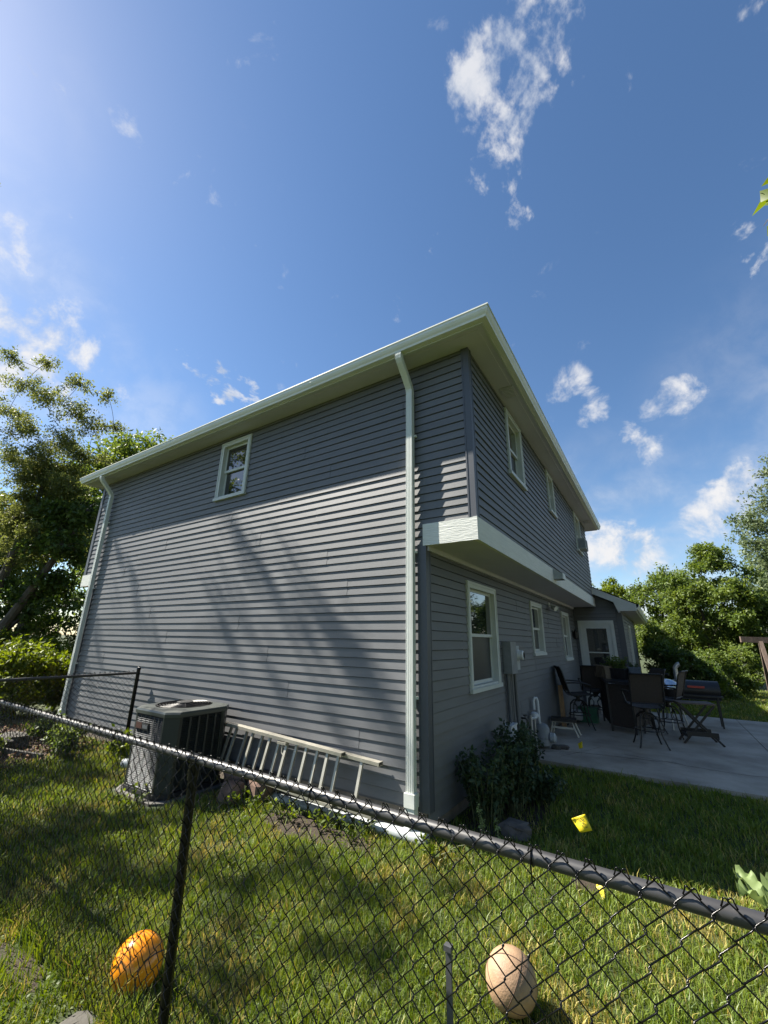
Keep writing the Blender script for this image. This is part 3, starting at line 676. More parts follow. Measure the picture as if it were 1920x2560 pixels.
# ------------------------------------------------------------------ condenser
def condenser():
    x0, x1, y0, y1, z0, z1 = -3.655, -2.80, -.975, -.125, -.21, .665
    c = ((x0+x1)/2, (y0+y1)/2, -.25)
    t = thing('condenser_unit', 'dark green grey air conditioning condenser with louvred sides by the wall', 'air conditioner', c)
    ch = .12
    def octa(e, zz): return [(x0+ch-e, y0-e, zz), (x1-ch+e, y0-e, zz), (x1+e, y0+ch-e, zz), (x1+e, y1-ch+e, zz), (x1-ch+e, y1+e, zz), (x0+ch-e, y1+e, zz), (x0-e, y1-ch+e, zz), (x0-e, y0+ch-e, zz)]
    m = MB(); m.prism(octa(-.035, z0+.02), (0, 0, z1-z0-.05)); m.build('coil', ACD, t)
    # corner panels and rims
    O = octa(.004, 0)
    for k in (1, 3, 5, 7):
        a, b = Vector(O[k]), Vector(O[(k+1) % 8]); d = (b-a).normalized()
        pts = [a-Vector(((0, 1, 0) if False else (Vector(O[k])-Vector(O[k-1])).normalized()))*.03, a, b, b+(Vector(O[(k+2) % 8])-b).normalized()*.03]
        n_ = Vector((d.y, -d.x, 0))
        poly = pts+[p-n_*.02 for p in reversed(pts)]
        m = MB(); m.prism([(p.x, p.y, z0+.02) for p in poly], (0, 0, z1-z0-.06)); m.build('corner_panel', ACG, t)
    m = MB(); m.prism(octa(.012, z0), (0, 0, .045)); m.build('base_pan', ACD, t)
    m = MB(); top = [octa(.014, z1-.055), octa(.016, z1-.02), octa(.006, z1), octa(-.04, z1+.012)]
    vs_ = [p for r_ in top for p in r_]; m.add(vs_, [(i*8+k, i*8+(k+1) % 8, (i+1)*8+(k+1) % 8, (i+1)*8+k) for i in range(3) for k in range(8)]+[tuple(reversed(range(8)))])
    # ring from octagon to fan circle
    n = 32; cx, cy = c[0], c[1]; rr = .335
    inner = [(cx+rr*math.cos(2*math.pi*(k+.5)/n+math.pi*1.25-.39), cy+rr*math.sin(2*math.pi*(k+.5)/n+math.pi*1.25-.39), z1+.018) for k in range(n)]
    octp = octa(-.04, z1+.012)
    b = len(m.v); m.v += octp+inner
    ang = lambda p: math.atan2(p[1]-cy, p[0]-cx)
    oi = sorted(range(8), key=lambda k: ang(octp[k])); ii = sorted(range(n), key=lambda k: ang(inner[k]))
    for k in range(n):
        p, q = ii[k], ii[(k+1) % n]
        am = ang(inner[p]); o_ = min(oi, key=lambda j: abs((ang(octp[j])-am+math.pi) % (2*math.pi)-math.pi)); am2 = ang(inner[q]); o2 = min(oi, key=lambda j: abs((ang(octp[j])-am2+math.pi) % (2*math.pi)-math.pi))
        m.f.append((b+o_, b+8+q, b+8+p) if o_ == o2 else (b+o_, b+o2, b+8+q, b+8+p))
    m.build('lid', ACT, t)
    m = MB()
    for k in range(9): r_ = .05+k*.034; m.tube([(cx+r_*math.cos(a), cy+r_*math.sin(a), z1+.024+.012*(1-(r_/.33)**2)) for a in np.linspace(0, 2*math.pi, 25)[:-1]], .0035, 4, close=True)
    for k in range(12): a = 2*math.pi*k/12; m.bar((cx+.05*math.cos(a), cy+.05*math.sin(a), z1+.038), (cx+.335*math.cos(a), cy+.335*math.sin(a), z1+.02), .007, .007)
    m.build('fan_grille', DARKM, t)
    m = MB(); m.lathe([(.10, 0), (.10, .012), (.07, .02)], (cx, cy, z1+.036), 18); m.build('fan_hub', ACD, t)
    m = MB(); m.lathe([(.33, 0), (.33, .002)], (cx, cy, z1-.03), 24); m.build('fan_well', ACD, t)
    # louvres
    za, zb_ = z0+.06, z1-.07
    m = MB(); ns = 36; fx0, fx1 = x0+ch+.02, x1-ch-.02
    for k in range(ns):
        z = za+(zb_-za)*(k+.5)/ns; m.add([(fx0, y0+.010, z+.003), (fx1, y0+.010, z+.003), (fx1, y0-.003, z-.005), (fx0, y0-.003, z-.005)], [(0, 1, 2, 3)])
    for k in range(7):
        x = fx0+(fx1-fx0)*k/6; m.box((x-.006, y0-.002, za), (x+.006, y0+.01, zb_))
    lv = m.build('front_louver', ACL, t); lv['kind'] = 'stuff'
    m = MB(); gy0, gy1 = y0+ch+.02, y1-ch-.02
    for k in range(ns):
        z = za+(zb_-za)*(k+.5)/ns; m.add([(x1-.012, gy0, z+.006), (x1-.012, gy1, z+.006), (x1+.002, gy1, z-.003), (x1+.002, gy0, z-.003)], [(0, 3, 2, 1)])
    for k in range(6):
        y = gy0+(gy1-gy0)*k/5; m.box((x1-.01, y-.011, za), (x1+.005, y+.011, zb_))
    lv = m.build('side_louver', ACG, t); lv['kind'] = 'stuff'
    m = MB(); m.box((-3.50, y0-.012, .44), (-3.22, y0-.003, .52)); bd = m.build('badge', ACD, t)
    m = MB(); m.box((-3.49, y0-.015, .448), (-3.36, y0-.0125, .512)); m.build('badge_print', mat('badge_red', (.06, .022, .016), .5), bd)
    m = MB()
    for k, (a, h) in enumerate(((-3.34, .05), (-3.318, .035), (-3.296, .045), (-3.274, .035), (-3.252, .045))): m.box((a, y0-.015, .455), (a+.012, y0-.0125, .455+h))
    m.build('badge_print', GREYM, bd)
    m = MB(); m.prism([(x, y, -.32) for x, y, _ in octa(.07, 0)], (0, 0, .10)); o = m.build('condenser_pad', CONC, None, False, (c[0], c[1], -.3)); props(o, 'rounded concrete pad under the condenser unit', 'concrete pad')
condenser()

# ------------------------------------------------------------------ ladder, pipes
def ladder():
    t = thing('extension_ladder', 'aluminium extension ladder lying on its edge against the siding', 'ladder', (-1.7, -.15, -.1))
    xl, xr = -2.90, -.50
    ztop = lambda x: .452+(x+2.88)*(-.042); zlow = lambda x: ztop(x)-.425
    yt, yl_ = -.115, -.235
    def rail(xa, xb, low, dy, dz):
        f = zlow if low else ztop; y = (yl_ if low else yt)+dy
        m = MB(); za, zb_ = f(xa)+dz, f(xb)+dz
        m.bar((xa, y, za), (xb, y, zb_), .074, .006)            # web, seen from above
        for s_ in (-1, 1): m.bar((xa, y+s_*.035, za-.014), (xb, y+s_*.035, zb_-.014), .005, .03)
        m.build('rail', ALU, t)
        m = MB(); m.box((xb-.004, y-.04, zb_-.032), (xb+.012, y+.04, zb_+.006)); e_ = m.build('end_cap', ALU, t)
        m = MB()
        for k in range(5): m.box((xb+.012, y-.03+k*.0125, zb_-.026), (xb+.014, y-.022+k*.0125, zb_-.002))
        m.build('end_ribs', BLK, e_)
    rail(xl, -.93, 0, -.035, .006); rail(xl+.1, xr, 0, .03, -.012)
    rail(xl, -.93, 1, -.035, .0); rail(xl+.1, xr, 1, .03, -.0)
    A = [-2.644, -2.331, -2.025, -1.735, -1.432, -1.126]; B = [-2.507, -2.216, -1.917, -1.635, -1.316, -1.019, -.712, -2.817]
    for L, dy in ((A, -.03), (B, .03)):
        for x in L:
            m = MB(); p, q = Vector((x, yt+dy, ztop(x)-.015)), Vector((x-.005, yl_+dy, zlow(x)+.01))
            m.tube([p, q], 0, sec=[(-.016, -.012), (.016, -.012), (.016, .012), (-.016, .012)]); m.build('rung', ALU, t)
    m = MB(); m.box((-1.86, -.20, ztop(-1.8)-.06), (-1.72, -.16, ztop(-1.8)-.035)); m.tube([(-1.79, -.18, ztop(-1.8)-.04), (-1.78, -.19, ztop(-1.8)-.14), (-1.72, -.2, ztop(-1.8)-.18)], .008, 6); m.build('rung_lock', ALU, t)
ladder()
t = thing('drain_pipe', 'white plastic drain pipe on the ground along the foundation below the ladder', 'pipe', (-1.1, -.12, -.22))
m = MB(); m.tube([(-2.35, -.14, -.215), (-1.2, -.12, -.215), (-.05, -.085, -.205)], .052, 14); m.build('pipe', PVC, t, True)
m = MB(); m.tube([(-.141, -.08, .0), (-.141, -.08, -.12), (-.137, -.084, -.20)], .040, 14); m.build('standpipe', WHITEP, t, True)
m = MB(); m.tube([(-.22, -.088, -.206), (.02, -.08, -.205)], .060, 14); m.build('tee', PVC, t, True)
t = thing('corrugated_pipe', 'pale corrugated pipe stub poking out behind the left side of the condenser', 'pipe', (-4.1, -.5, -.12))
m = MB()
pp = [(-4.25+.012*k, -.66+.006*k, -.12) for k in range(34)]; m.tube(pp, [.05+.006*(k % 2) for k in range(34)], 12); m.build('pipe', PVC, t, True)
t = thing('splash_elbow', 'small white drain elbow at the foot of the left downspout', 'pipe', (-7.95, -.06, -.1))
m = MB(); m.tube([(-7.93, -.06, .0), (-7.93, -.06, -.10), (-7.97, -.09, -.15), (-8.12, -.2, -.2)], .036, 10); m.build('pipe', WHITEP, t, True)

# ------------------------------------------------------------------ chain link fences
PITCH_W, DIAM = 0.0359, 0.0718
def wire_mesh(height, zbot, sign):
    """one zigzag strand of chain link, local: x along fence, z up, y depth; length height"""
    n = int(round(height/ (DIAM/2))); m = MB(); pts = []
    r = .0019
    for k in range(n+1):
        x = (PITCH_W/2+.0012)*(1 if k % 2 else -1); z = zbot+k*DIAM/2
        up = 1 if k % 2 == 0 else -1
        if k == 0: pts.append((x, 0, z)); continue
        # rounded bends: the strand passes from the back plane to the front plane at each bend
        x0 = pts[-1][0]
        s_ = -1 if k % 2 else 1     # segment just drawn: odd ones lie in front
        pts.append((-x*.82, s_*.0042, z-DIAM/2+.0045)); pts.append((x*.82, s_*.0042, z-.0045)); pts.append((x, 0, z))
    # knuckle: tight hook at the top
    x, _, z = pts[-1]
    sx = 1 if x > 0 else -1
    hook = [(x-sx*.002, -.003, z+.006), (x-sx*.006, -.006, z+.010), (x-sx*.010, -.002, z+.008), (x-sx*.013, .004, z-.003), (x-sx*.017, .004, z-.012)]
    pts = pts+hook
    m.tube(pts, r, 5)
    return m
def fence(name, label, p0, p1, zrail, zground, posts, group, ties, post_h):
    p0, p1 = Vector((*p0, 0)), Vector((*p1, 0)); L = (p1-p0).length; d = (p1-p0).normalized(); rz = math.atan2(d.y, d.x)
    t = thing(name, label, 'fence', (p0.x, p0.y, zground), group, rz)
    zr = zrail-zground; rr = .0195
    def part(mb, nm, mm, sm=False):
        me = MB(); me.v = mb.v; me.f = mb.f
        o = me.build(nm, mm, None, sm); o.parent = t; return o
    m = MB(); m.tube([(0, 0, zr), (L*.5, 0, zr), (L, 0, zr)], rr, 20); part(m, 'top_rail', RAILM, True)
    for u, cap in posts:
        m = MB(); top = zr+.05 if cap else zr-.004; rp = .0285 if cap else .0225
        prof = [(rp, -.3), (rp, top)]
        if cap: prof += [(rp+.004, top), (rp+.004, top+.02), (rp*.7, top+.04), (.004, top+.05)]
        m.lathe(prof, (0, 0, 0), 16); po_ = part(m, 'post', BLACK, True); po_.location = (u, 0, 0)
        if not cap: po_.location = (u, 0, zr); po_.rotation_euler = (0, R(-1.6), 0); po_.data.transform(Matrix.Translation((0, 0, -zr)))
        m = MB()
        if cap:
            for q in (.12, .5, .9):
                m.lathe([(rp+.001, q*zr), (rp+.005, q*zr), (rp+.005, q*zr+.022), (rp+.001, q*zr+.022)], (u, 0, 0), 14)
        else:
            m.tube([(u-.035, 0, zr), (u+.035, 0, zr)], rr+.004, 14); m.lathe([(rp+.003, zr-.09), (rp+.003, zr-.02)], (u, 0, 0), 14)
        b = part(m, 'post_fitting', BLACK, True)
    hgt = zr+.038; nseg = int(round((hgt-.01)/(DIAM/2))); zb_ = hgt-nseg*DIAM/2-.006
    ms = wire_mesh(nseg*DIAM/2, zb_, 1)
    me = bpy.data.meshes.new('wire'); me.from_pydata(ms.v, [], ms.f); me.materials.append(BLACK); me.shade_smooth(); me.update()
    # mirrored neighbour strand
    ms2 = [(-x, y, z) for x, y, z in ms.v]
    me2 = bpy.data.meshes.new('wire'); me2.from_pydata(ms2, [], [tuple(reversed(f)) for f in ms.f]); me2.materials.append(BLACK); me2.shade_smooth(); me2.update()
    rgw = random.Random(len(name))
    n = int(L/PITCH_W)
    for k in range(n):
        # strands of one hand only, so that each diamond side is a continuous diagonal
        o = bpy.data.objects.new('wire', me if k % 2 == 0 else me2); COL.objects.link(o); o.parent = t
        o.location = ((k+.5)*PITCH_W, -(rr+.0065), 0); o.rotation_euler = (rgw.uniform(-.004, .004), rgw.uniform(-.003, .003), 0)
    for u in ties:
        m = MB(); m.tube([(u+.004*math.sin(a*.5), (rr+.003)*math.sin(a), zr+(rr+.003)*math.cos(a)) for a in np.linspace(0, 2*math.pi, 15)[:-1]], .0022, 5, close=True)
        m.tube([(u, -rr-.003, zr), (u+.004, -rr-.010, zr-.05), (u+.012, -rr-.014, zr-.06)], .0022, 5); part(m, 'tie_wire', BLACK)
    return t
FENCE_Y = -2.50
fence('chain_link_fence', 'black chain link fence with top rail running along the near edge of the yard', (-5.3, FENCE_Y+.0), (2.95, FENCE_Y-.075), .935, -.24, ((0, True), (2.33, False), (5.305, False), (8.1, False)), 'black chain link fences', (1.0, 3.6, 4.5, 6.1, 6.95), .1)
fence('chain_link_fence', 'black chain link fence running from the house wall out to the near fence', (-5.32, -.12), (-5.30, FENCE_Y+.02), .925, -.25, ((0, True),), 'black chain link fences', (.7, 1.5), .1)

# ------------------------------------------------------------------ balls, flags, stake
def ball(name, c, r, m_, sm_, label, rot, seams):
    t = thing(name, label, 'ball', (c[0], c[1], c[2]-r))
    n = 28; prof = [(max(.0005, r*math.sin(math.pi*k/n)), -r*math.cos(math.pi*k/n)) for k in range(n+1)]
    m = MB(); m.lathe(prof, c, 40); m.build('ball', m_, t, True)
    from mathutils import Euler
    Q = Euler(rot).to_matrix(); m = MB()
    for kind in seams:
        pts = []
        for a in np.linspace(0, 2*math.pi, 61)[:-1]:
            if kind == 0: v = Vector((math.cos(a), math.sin(a), 0))
            elif kind == 1: v = Vector((0, math.cos(a), math.sin(a)))
            elif kind == 2: v = Vector((.62+.25*math.cos(2*a), .78*math.cos(a), .78*math.sin(a)))
            elif kind == 3: v = Vector((-.62-.25*math.cos(2*a), .78*math.cos(a), .78*math.sin(a)))
            elif kind == 4: v = Vector((math.cos(a), 0, math.sin(a)))
            else: v = Vector((math.cos(a), math.sin(a), .45))
            pts.append(Vector(c)+Q @ (v.normalized()*(r*(.975 if name == 'basketball' else .99))))
        m.tube(pts, r*(.036 if name == 'basketball' else .024), 6, close=True)
    m.build('seam', sm_, t, True)
    return t
ball('basketball', (-.505, -2.365, -.12), .122, ORANGE, BLK, 'shiny orange basketball with dark seams against the fence post', (1.1, .35, .5), (0, 2, 3))
ball('old_ball', (1.157, -1.362, -.12), .126, TAN, TANS, 'worn tan ball with stitched seams lying in the grass behind the fence', (.35, .5, .3), (0, 1, 4))
def flag(base, top, corners, label, text):
    t = thing('utility_flag', label, 'flag', base, 'yellow marker flags')
    m = MB(); m.tube([base, tuple((np.array(base)+np.array(top))/2+np.array((.01, -.01, 0))), top], .0011, 5); m.build('stem', DARKM, t)
    a, b, c, d = [Vector(q) for q in corners]; n = 8; V = []; F = []
    nn = (b-a).cross(d-a).normalized()
    for i in range(n+1):
        for j in range(n+1):
            u, v = i/n, j/n; p = a*(1-u)*(1-v)+b*u*(1-v)+c*u*v+d*(1-u)*v
            V.append(p+nn*(.006*math.sin(u*5+v*3)+.004*math.sin(v*7)))
    for i in range(n):
        for j in range(n): q = i*(n+1)+j; F.append((q, q+n+1, q+n+2, q+1))
    m = MB(); m.add(V, F); bk = len(m.v)
    fl = m.build('flag', YEL, t, True)
    mod = fl.modifiers.new('thick', 'SOLIDIFY'); mod.thickness = .0012; mod.offset = 1
    if text:
        m = MB(); rg = random.Random(3)
        P = lambda u, v, o: a*(1-u)*(1-v)+b*u*(1-v)+c*u*v+d*(1-u)*v+nn*(.006*math.sin(u*5+v*3)+.004*math.sin(v*7)+o)
        for (v0, h, us) in ((.14, .07, (.34, .44, .54, .66)), (.27, .07, (.40, .50, .60, .68)), (.42, .06, (.50, .58)), (.55, .08, (.38, .52, .62)), (.72, .07, (.5, .62, .72))):
            for u in us:
                w = rg.uniform(.04, .08)
                for s_ in (1, -1):
                    q = [P(u, v0, .003*s_), P(u+w, v0, .003*s_), P(u+w*rg.uniform(.5, 1), v0+h, .003*s_), P(u, v0+h*rg.uniform(.6, 1), .003*s_)]; m.add(q, [(0, 1, 2, 3)])
        m.build('print', BLK, fl)
    return t
flag((1.378, .01, -.24), (1.37, -.31, .23), ((1.317, -.30, .30), (1.405, -.26, .335), (1.445, -.27, .245), (1.37, -.31, .228)), 'bright yellow marker flag with black print on a leaning wire in the lawn', True)
flag((.755, 3.72, -.16), (.765, 3.70, .02), ((.73, 3.70, .01), (.80, 3.69, .06), (.795, 3.70, -.04), (.74, 3.71, -.06)), 'small yellow marker flag in shade at the patio near the gas meter', False)
t = thing('yellow_ribbon', 'yellow plastic ribbon twisted low in the grass by the small soil hole', 'ribbon', (1.41, .0, -.16))
m = MB(); V = []
for k in range(14):
    s_ = k/13; V += [(1.36+.06*s_+.012*math.sin(9*s_), .04-.14*s_, -.17-.05*s_+.02*math.sin(12*s_)), (1.385+.06*s_+.01*math.cos(8*s_), .04-.14*s_, -.15-.05*s_+.02*math.cos(10*s_))]
m.add(V, [(2*k, 2*k+1, 2*k+3, 2*k+2) for k in range(13)]); m.build('ribbon', YEL, t, True)
t = thing('metal_stake', 'thin upright grey metal stake just behind the near fence', 'stake', (1.30, -2.40, -.24))
m = MB(); m.bar((1.30, -2.40, -.3), (1.303, -2.40, .545), .020, .008, (0, 1, 0)); m.box((1.290, -2.412, .535), (1.316, -2.39, .55)); m.build('bar', STEEL, t)

# ------------------------------------------------------------------ patio furniture
def bar_chair(label, loc, rz, group='high patio chairs', proto=None):
    if proto is not None:
        t = copy_tree(proto); t.location = loc; t.rotation_euler = (0, 0, rz); t['label'] = label; return t
    t = thing('patio_bar_chair', label, 'chair', (0, 0, 0), group)
    sh = .62; w = .25
    def part(mb, nm, mm, sm=False): o = mb.build(nm, mm, None, sm); o.parent = t; return o
    # sling seat and back (chair faces +Y)
    def sheet(rows, ww, bow):
        V = []; F = []; n = 6
        for (y, z) in rows:
            for k in range(n+1): u = -1+2*k/n; V.append((u*ww, y, z-bow*(1-u*u)))
        b = len(V); V += [(x, y+.006, z-.006) for x, y, z in V]
        r_ = len(rows)
        for i in range(r_-1):
            for k in range(n): q = i*(n+1)+k; F += [(q, q+1, q+n+2, q+n+1), (b+q, b+q+n+1, b+q+n+2, b+q+1)]
        m = MB(); m.add(V, F); return m
    part(sheet([(.26, sh+.02), (.24, sh+.045), (.1, sh+.03), (-.1, sh+.01), (-.2, sh+.02)], w-.02, .02), 'seat', SLING, True)
    part(sheet([(-.20, sh+.09), (-.25, sh+.22), (-.29, sh+.38), (-.325, sh+.50), (-.345, sh+.545), (-.36, sh+.55)], w-.015, .0), 'backrest', SLING, True)
    for s_ in (-1, 1):
        m = MB(); m.tube([(s_*w, .27, sh+.0), (s_*w, .24, sh+.045), (s_*w, .0, sh+.025), (s_*w, -.17, sh+.02), (s_*w, -.215, sh+.09), (s_*w, -.26, sh+.25), (s_*w, -.32, sh+.48), (s_*w*.98, -.35, sh+.55), (s_*w*.9, -.375, sh+.56)], .0145, 8); part(m, 'side_frame', DARKM, True)
        m = MB(); m.tube([(s_*w, -.265, sh+.25), (s_*(w+.045), -.1, sh+.265), (s_*(w+.05), .1, sh+.255), (s_*(w+.045), .2, sh+.22), (s_*(w+.02), .21, sh+.15), (s_*w, .18, sh+.04)], .0135, 8); part(m, 'armrest', DARKM, True)
    m = MB(); m.tube([(-w, -.205, sh+.075), (w, -.205, sh+.075)], .011, 6); m.tube([(-w, .25, sh+.03), (w, .25, sh+.03)], .011, 6); m.tube([(-w*.9, -.375, sh+.56), (w*.9, -.375, sh+.56)], .0125, 6); part(m, 'cross_bar', DARKM, True)
    m = MB(); m.lathe([(.09, sh-.03), (.09, sh-.01), (.04, sh-.01), (.035, sh-.12)], (0, 0, 0), 12); part(m, 'swivel', DARKM, True)
    for q in range(4):
        a = math.pi/4+q*math.pi/2; c_, s_ = math.cos(a), math.sin(a)
        m = MB(); m.tube([(.02*c_, .02*s_, sh-.09), (.10*c_, .10*s_, sh-.10), (.18*c_, .18*s_, sh-.17), (.20*c_, .20*s_, .34), (.225*c_, .225*s_, .18), (.29*c_, .29*s_, .03), (.31*c_, .31*s_, .0)], .0125, 7); part(m, 'leg', DARKM, True)
        m = MB(); m.tube([(.19*c_, .19*s_, .42), (.12*c_, .12*s_, .47), (.05*c_, .05*s_, .40), (.07*c_, .07*s_, .31), (.14*c_, .14*s_, .29)], .008, 5); part(m, 'scroll', DARKM, True)
    m = MB(); m.tube([(.212*math.cos(a), .212*math.sin(a), .26) for a in np.linspace(0, 2*math.pi, 25)[:-1]], .010, 6, close=True); part(m, 'foot_ring', DARKM, True)
    t.location = loc; t.rotation_euler = (0, 0, rz)
    return t
PZ = -.148
ch1 = bar_chair('high brown sling chair nearest the lawn with its back to the camera', (1.66, 5.10, PZ), R(16))
bar_chair('high brown sling chair seen in profile beside the house wall', (.43, 6.05, PZ), R(-68), proto=ch1)
bar_chair('high brown sling chair behind the profile chair, back turned to the camera', (.62, 7.15, PZ), R(12), proto=ch1)
bar_chair('high brown sling chair standing behind the tray table', (1.62, 6.55, PZ), R(120), proto=ch1)
bar_chair('high brown sling chair between the bar and the grill', (2.0, 6.35, PZ), R(75), proto=ch1)
bar_chair('high brown sling chair at the far side of the bar near the door', (1.25, 8.1, PZ), R(-160), proto=ch1)
# bar counter
t = thing('patio_bar', 'brown panelled outdoor bar counter with dark top', 'bar', (1.05, 6.6, PZ))
foot = [(.74, 7.25), (1.00, 6.12), (1.42, 5.98), (1.66, 6.9), (1.2, 7.6)]
for k in range(3 if True else 0):
    (xa, ya), (xb, yb) = foot[k], foot[k+1]; d = Vector((xb-xa, yb-ya, 0)).normalized(); n_ = Vector((-d.y, d.x, 0))
    m = MB(); m.prism([(xa+d.x*.015, ya+d.y*.015, PZ+.10), (xb-d.x*.015, yb-d.y*.015, PZ+.10), (xb-d.x*.015+n_.x*.03, yb-d.y*.015+n_.y*.03, PZ+.10), (xa+d.x*.015+n_.x*.03, ya+d.y*.015+n_.y*.03, PZ+.10)], (0, 0, .78)); m.build('panel', BARP, t)
for x, y in foot[:4]:
    m = MB(); m.box((x-.018, y-.018, PZ), (x+.018, y+.018, PZ+.90)); m.build('leg', DARKM, t)
m = MB(); cx, cy = 1.18, 6.8
m.prism([(cx+(x-cx)*1.10, cy+(y-cy)*1.10, PZ+.90) for x, y in foot], (0, 0, .045)); m.build('bar_top', BARTOP, t)
bt = PZ+.945
def planter(label, c, lx, ly, h, m_, rz=0):
    t = thing('planter_box', label, 'planter', c, 'planters on the bar', rz)
    V = []
    for z_, e in ((0, -.02), (h*.9, 0), (h*.9, .012), (h, .012), (h, -.012), (h*.85, -.015)):
        V += [(-lx/2-e, -ly/2-e, z_), (lx/2+e, -ly/2-e, z_), (lx/2+e, ly/2+e, z_), (-lx/2-e, ly/2+e, z_)]
    m = MB(); m.add(V, [(i*4+k, i*4+(k+1) % 4, (i+1)*4+(k+1) % 4, (i+1)*4+k) for i in range(5) for k in range(4)]+[(3, 2, 1, 0)])
    o = m.build('box', m_, None); o.parent = t
    m = MB(); m.box((-lx/2+.012, -ly/2+.012, h*.6), (lx/2-.012, ly/2-.012, h*.84)); o = m.build('soil', MULCH, None); o.parent = t
    for k in range(int(lx/.07)):
        m = MB(); m.box((-lx/2+k*.07+.02, -ly/2-.012, h*.06), (-lx/2+k*.07+.03, -ly/2-.004, h*.88)); o = m.build('rib', m_, None); o.parent = t
    return t
planter('tan woven planter box on the left end of the bar', (.93, 6.75, bt), .46, .22, .26, WICKER, R(-58))
planter('black planter box in the middle of the bar', (1.22, 6.62, bt), .30, .22, .22, BARTOP, R(-20))
planter('blue grey planter box on the right end of the bar', (1.50, 6.70, bt), .22, .2, .25, BLUEP, R(10))
# tray table
t = thing('tray_table', 'dark folding tray table with crossed legs on the patio', 'table', (2.42, 5.85, PZ))
m = MB(); m.obox((2.40, 5.95, PZ+.66), (.56, .40, .022), (0, 0, R(12))); m.build('tabletop', WOODB, t)
ux, uy = Vector((math.cos(R(12)), math.sin(R(12)), 0)), Vector((-math.sin(R(12)), math.cos(R(12)), 0)); cc = Vector((2.40, 5.95, PZ))
for s_ in (-1, 1):
    for q in (-1, 1):
        m = MB(); a = cc+uy*(s_*.17)+ux*(-q*.26)+Vector((0, 0, .645)); b = cc+uy*(s_*(.17+.012*q))+ux*(q*.29)
        m.bar(a, b, .032, .018, uy); m.build('leg', DARKM, t)
for q in (-1, 1):
    m = MB(); p = cc+ux*(q*.225)+Vector((0, 0, .13)); m.bar(p-uy*.19, p+uy*.19, .02, .05); m.build('stretcher', DARKM, t)
for s_ in (-1, 1):
    m = MB(); p = cc+uy*(s_*.19)+Vector((0, 0, .17)); m.bar(p-ux*.235, p+ux*.235, .018, .07); m.build('stretcher', DARKM, t)
# kettle grill and smoker
t = thing('kettle_grill', 'round grill with shiny silver dome lid behind the chairs', 'grill', (2.05, 7.25, PZ))
gx, gy, gz0 = 2.05, 7.25, PZ
m = MB(); m.lathe([(.24, .78), (.235, .82), (.20, .89), (.13, .94), (.05, .96), (.01, .962)], (gx, gy, gz0), 24); m.build('lid', SILVER, t, True)
m = MB(); m.lathe([(.05, .52), (.14, .55), (.21, .65), (.24, .77)], (gx, gy, gz0), 24); m.build('bowl', DARKM, t, True)
for q in range(3):
    a = q*2.1+.4; m = MB(); m.tube([(gx+.15*math.cos(a), gy+.15*math.sin(a), gz0+.58), (gx+.27*math.cos(a), gy+.27*math.sin(a), gz0)], .014, 8); m.build('leg', PIPEG, t)
m = MB(); m.tube([(gx-.05, gy, gz0+1.02), (gx-.05, gy, gz0+1.06), (gx+.05, gy, gz0+1.06), (gx+.05, gy, gz0+1.02)], .011, 6); m.build('handle', DARKM, t)
t = thing('smoker', 'black barrel smoker with chimney pipe and red handle at the patio edge', 'smoker', (2.55, 7.9, PZ))
sx, sy = 2.55, 7.9
m = MB(); m.tube([(sx-.38, sy+.05, PZ+.72), (sx+.42, sy+.1, PZ+.72)], .20, 18); m.build('barrel', DARKM, t, True)
m = MB(); m.tube([(sx-.30, sy, PZ+.88), (sx-.30, sy, PZ+1.10), (sx-.295, sy, PZ+1.17), (sx-.24, sy, PZ+1.24), (sx-.20, sy, PZ+1.25)], .045, 12); m.build('chimney', PIPEG, t, True)
m = MB(); m.bar((sx-.14, sy-.20, PZ+.80), (sx+.16, sy-.19, PZ+.80), .03, .04); m.build('handle', REDP, t)
m = MB(); m.box((sx-.42, sy-.36, PZ+.62), (sx+.44, sy-.17, PZ+.645)); m.build('shelf', DARKM, t)
for a, b in ((-.34, -.1), (.36, -.06), (-.34, .22), (.36, .26)):
    m = MB(); m.bar((sx+a, sy+b, PZ), (sx+a, sy+b, PZ+.6), .03, .03); m.build('leg', DARKM, t)
# stool, plank, jug, box, chair
t = thing('step_stool', 'cream step stool with dark padded top near the gas meter', 'stool', (.28, 5.1, PZ))
m = MB(); m.obox((.28, 5.12, PZ+.27), (.44, .30, .05), (0, 0, R(8))); m.build('seat', DARKM, t)
for yy in (-.12, .12):
    m = MB(); m.tube([(.05, 5.10+yy, PZ+.0), (.09, 5.11+yy, PZ+.16), (.11, 5.11+yy, PZ+.24), (.28, 5.12+yy, PZ+.25), (.45, 5.14+yy, PZ+.24), (.47, 5.14+yy, PZ+.16), (.53, 5.15+yy, PZ)], .016, 8); m.build('leg_frame', CREAM, t, True)
m = MB(); m.bar((.085, 4.985, PZ+.14), (.475, 5.03, PZ+.14), .02, .035); m.build('stretcher', CREAM, t)
m = MB(); m.obox((.12, 5.95, PZ+.40), (.09, .035, .80), (R(-4), 0, R(15))); o = m.build('wood_plank', WOOD, None, False, (.12, 5.95, PZ)); props(o, 'upright light brown wood plank leaning by the wall behind the stool', 'plank')
t = thing('plastic_jug', 'white plastic jug lying by the wall under the profile chair', 'jug', (.25, 6.6, PZ))
m = MB(); m.lathe([(.03, -.17), (.035, -.13), (.10, -.08), (.11, .0), (.11, .10), (.09, .12)], (.27, 6.6, PZ+.16), 14, 'x'); m.build('jug', WHITEP, t, True)
t = thing('storage_tub', 'green plastic storage tub on the patio under the chairs', 'tub', (.42, 6.9, PZ))
m = MB(); m.box((.30, 6.78, PZ), (.66, 7.05, PZ+.26)); m.build('tub', GREENP, t)
m = MB(); m.box((.28, 6.76, PZ+.26), (.68, 7.07, PZ+.30)); m.build('lid', GREENP, t)
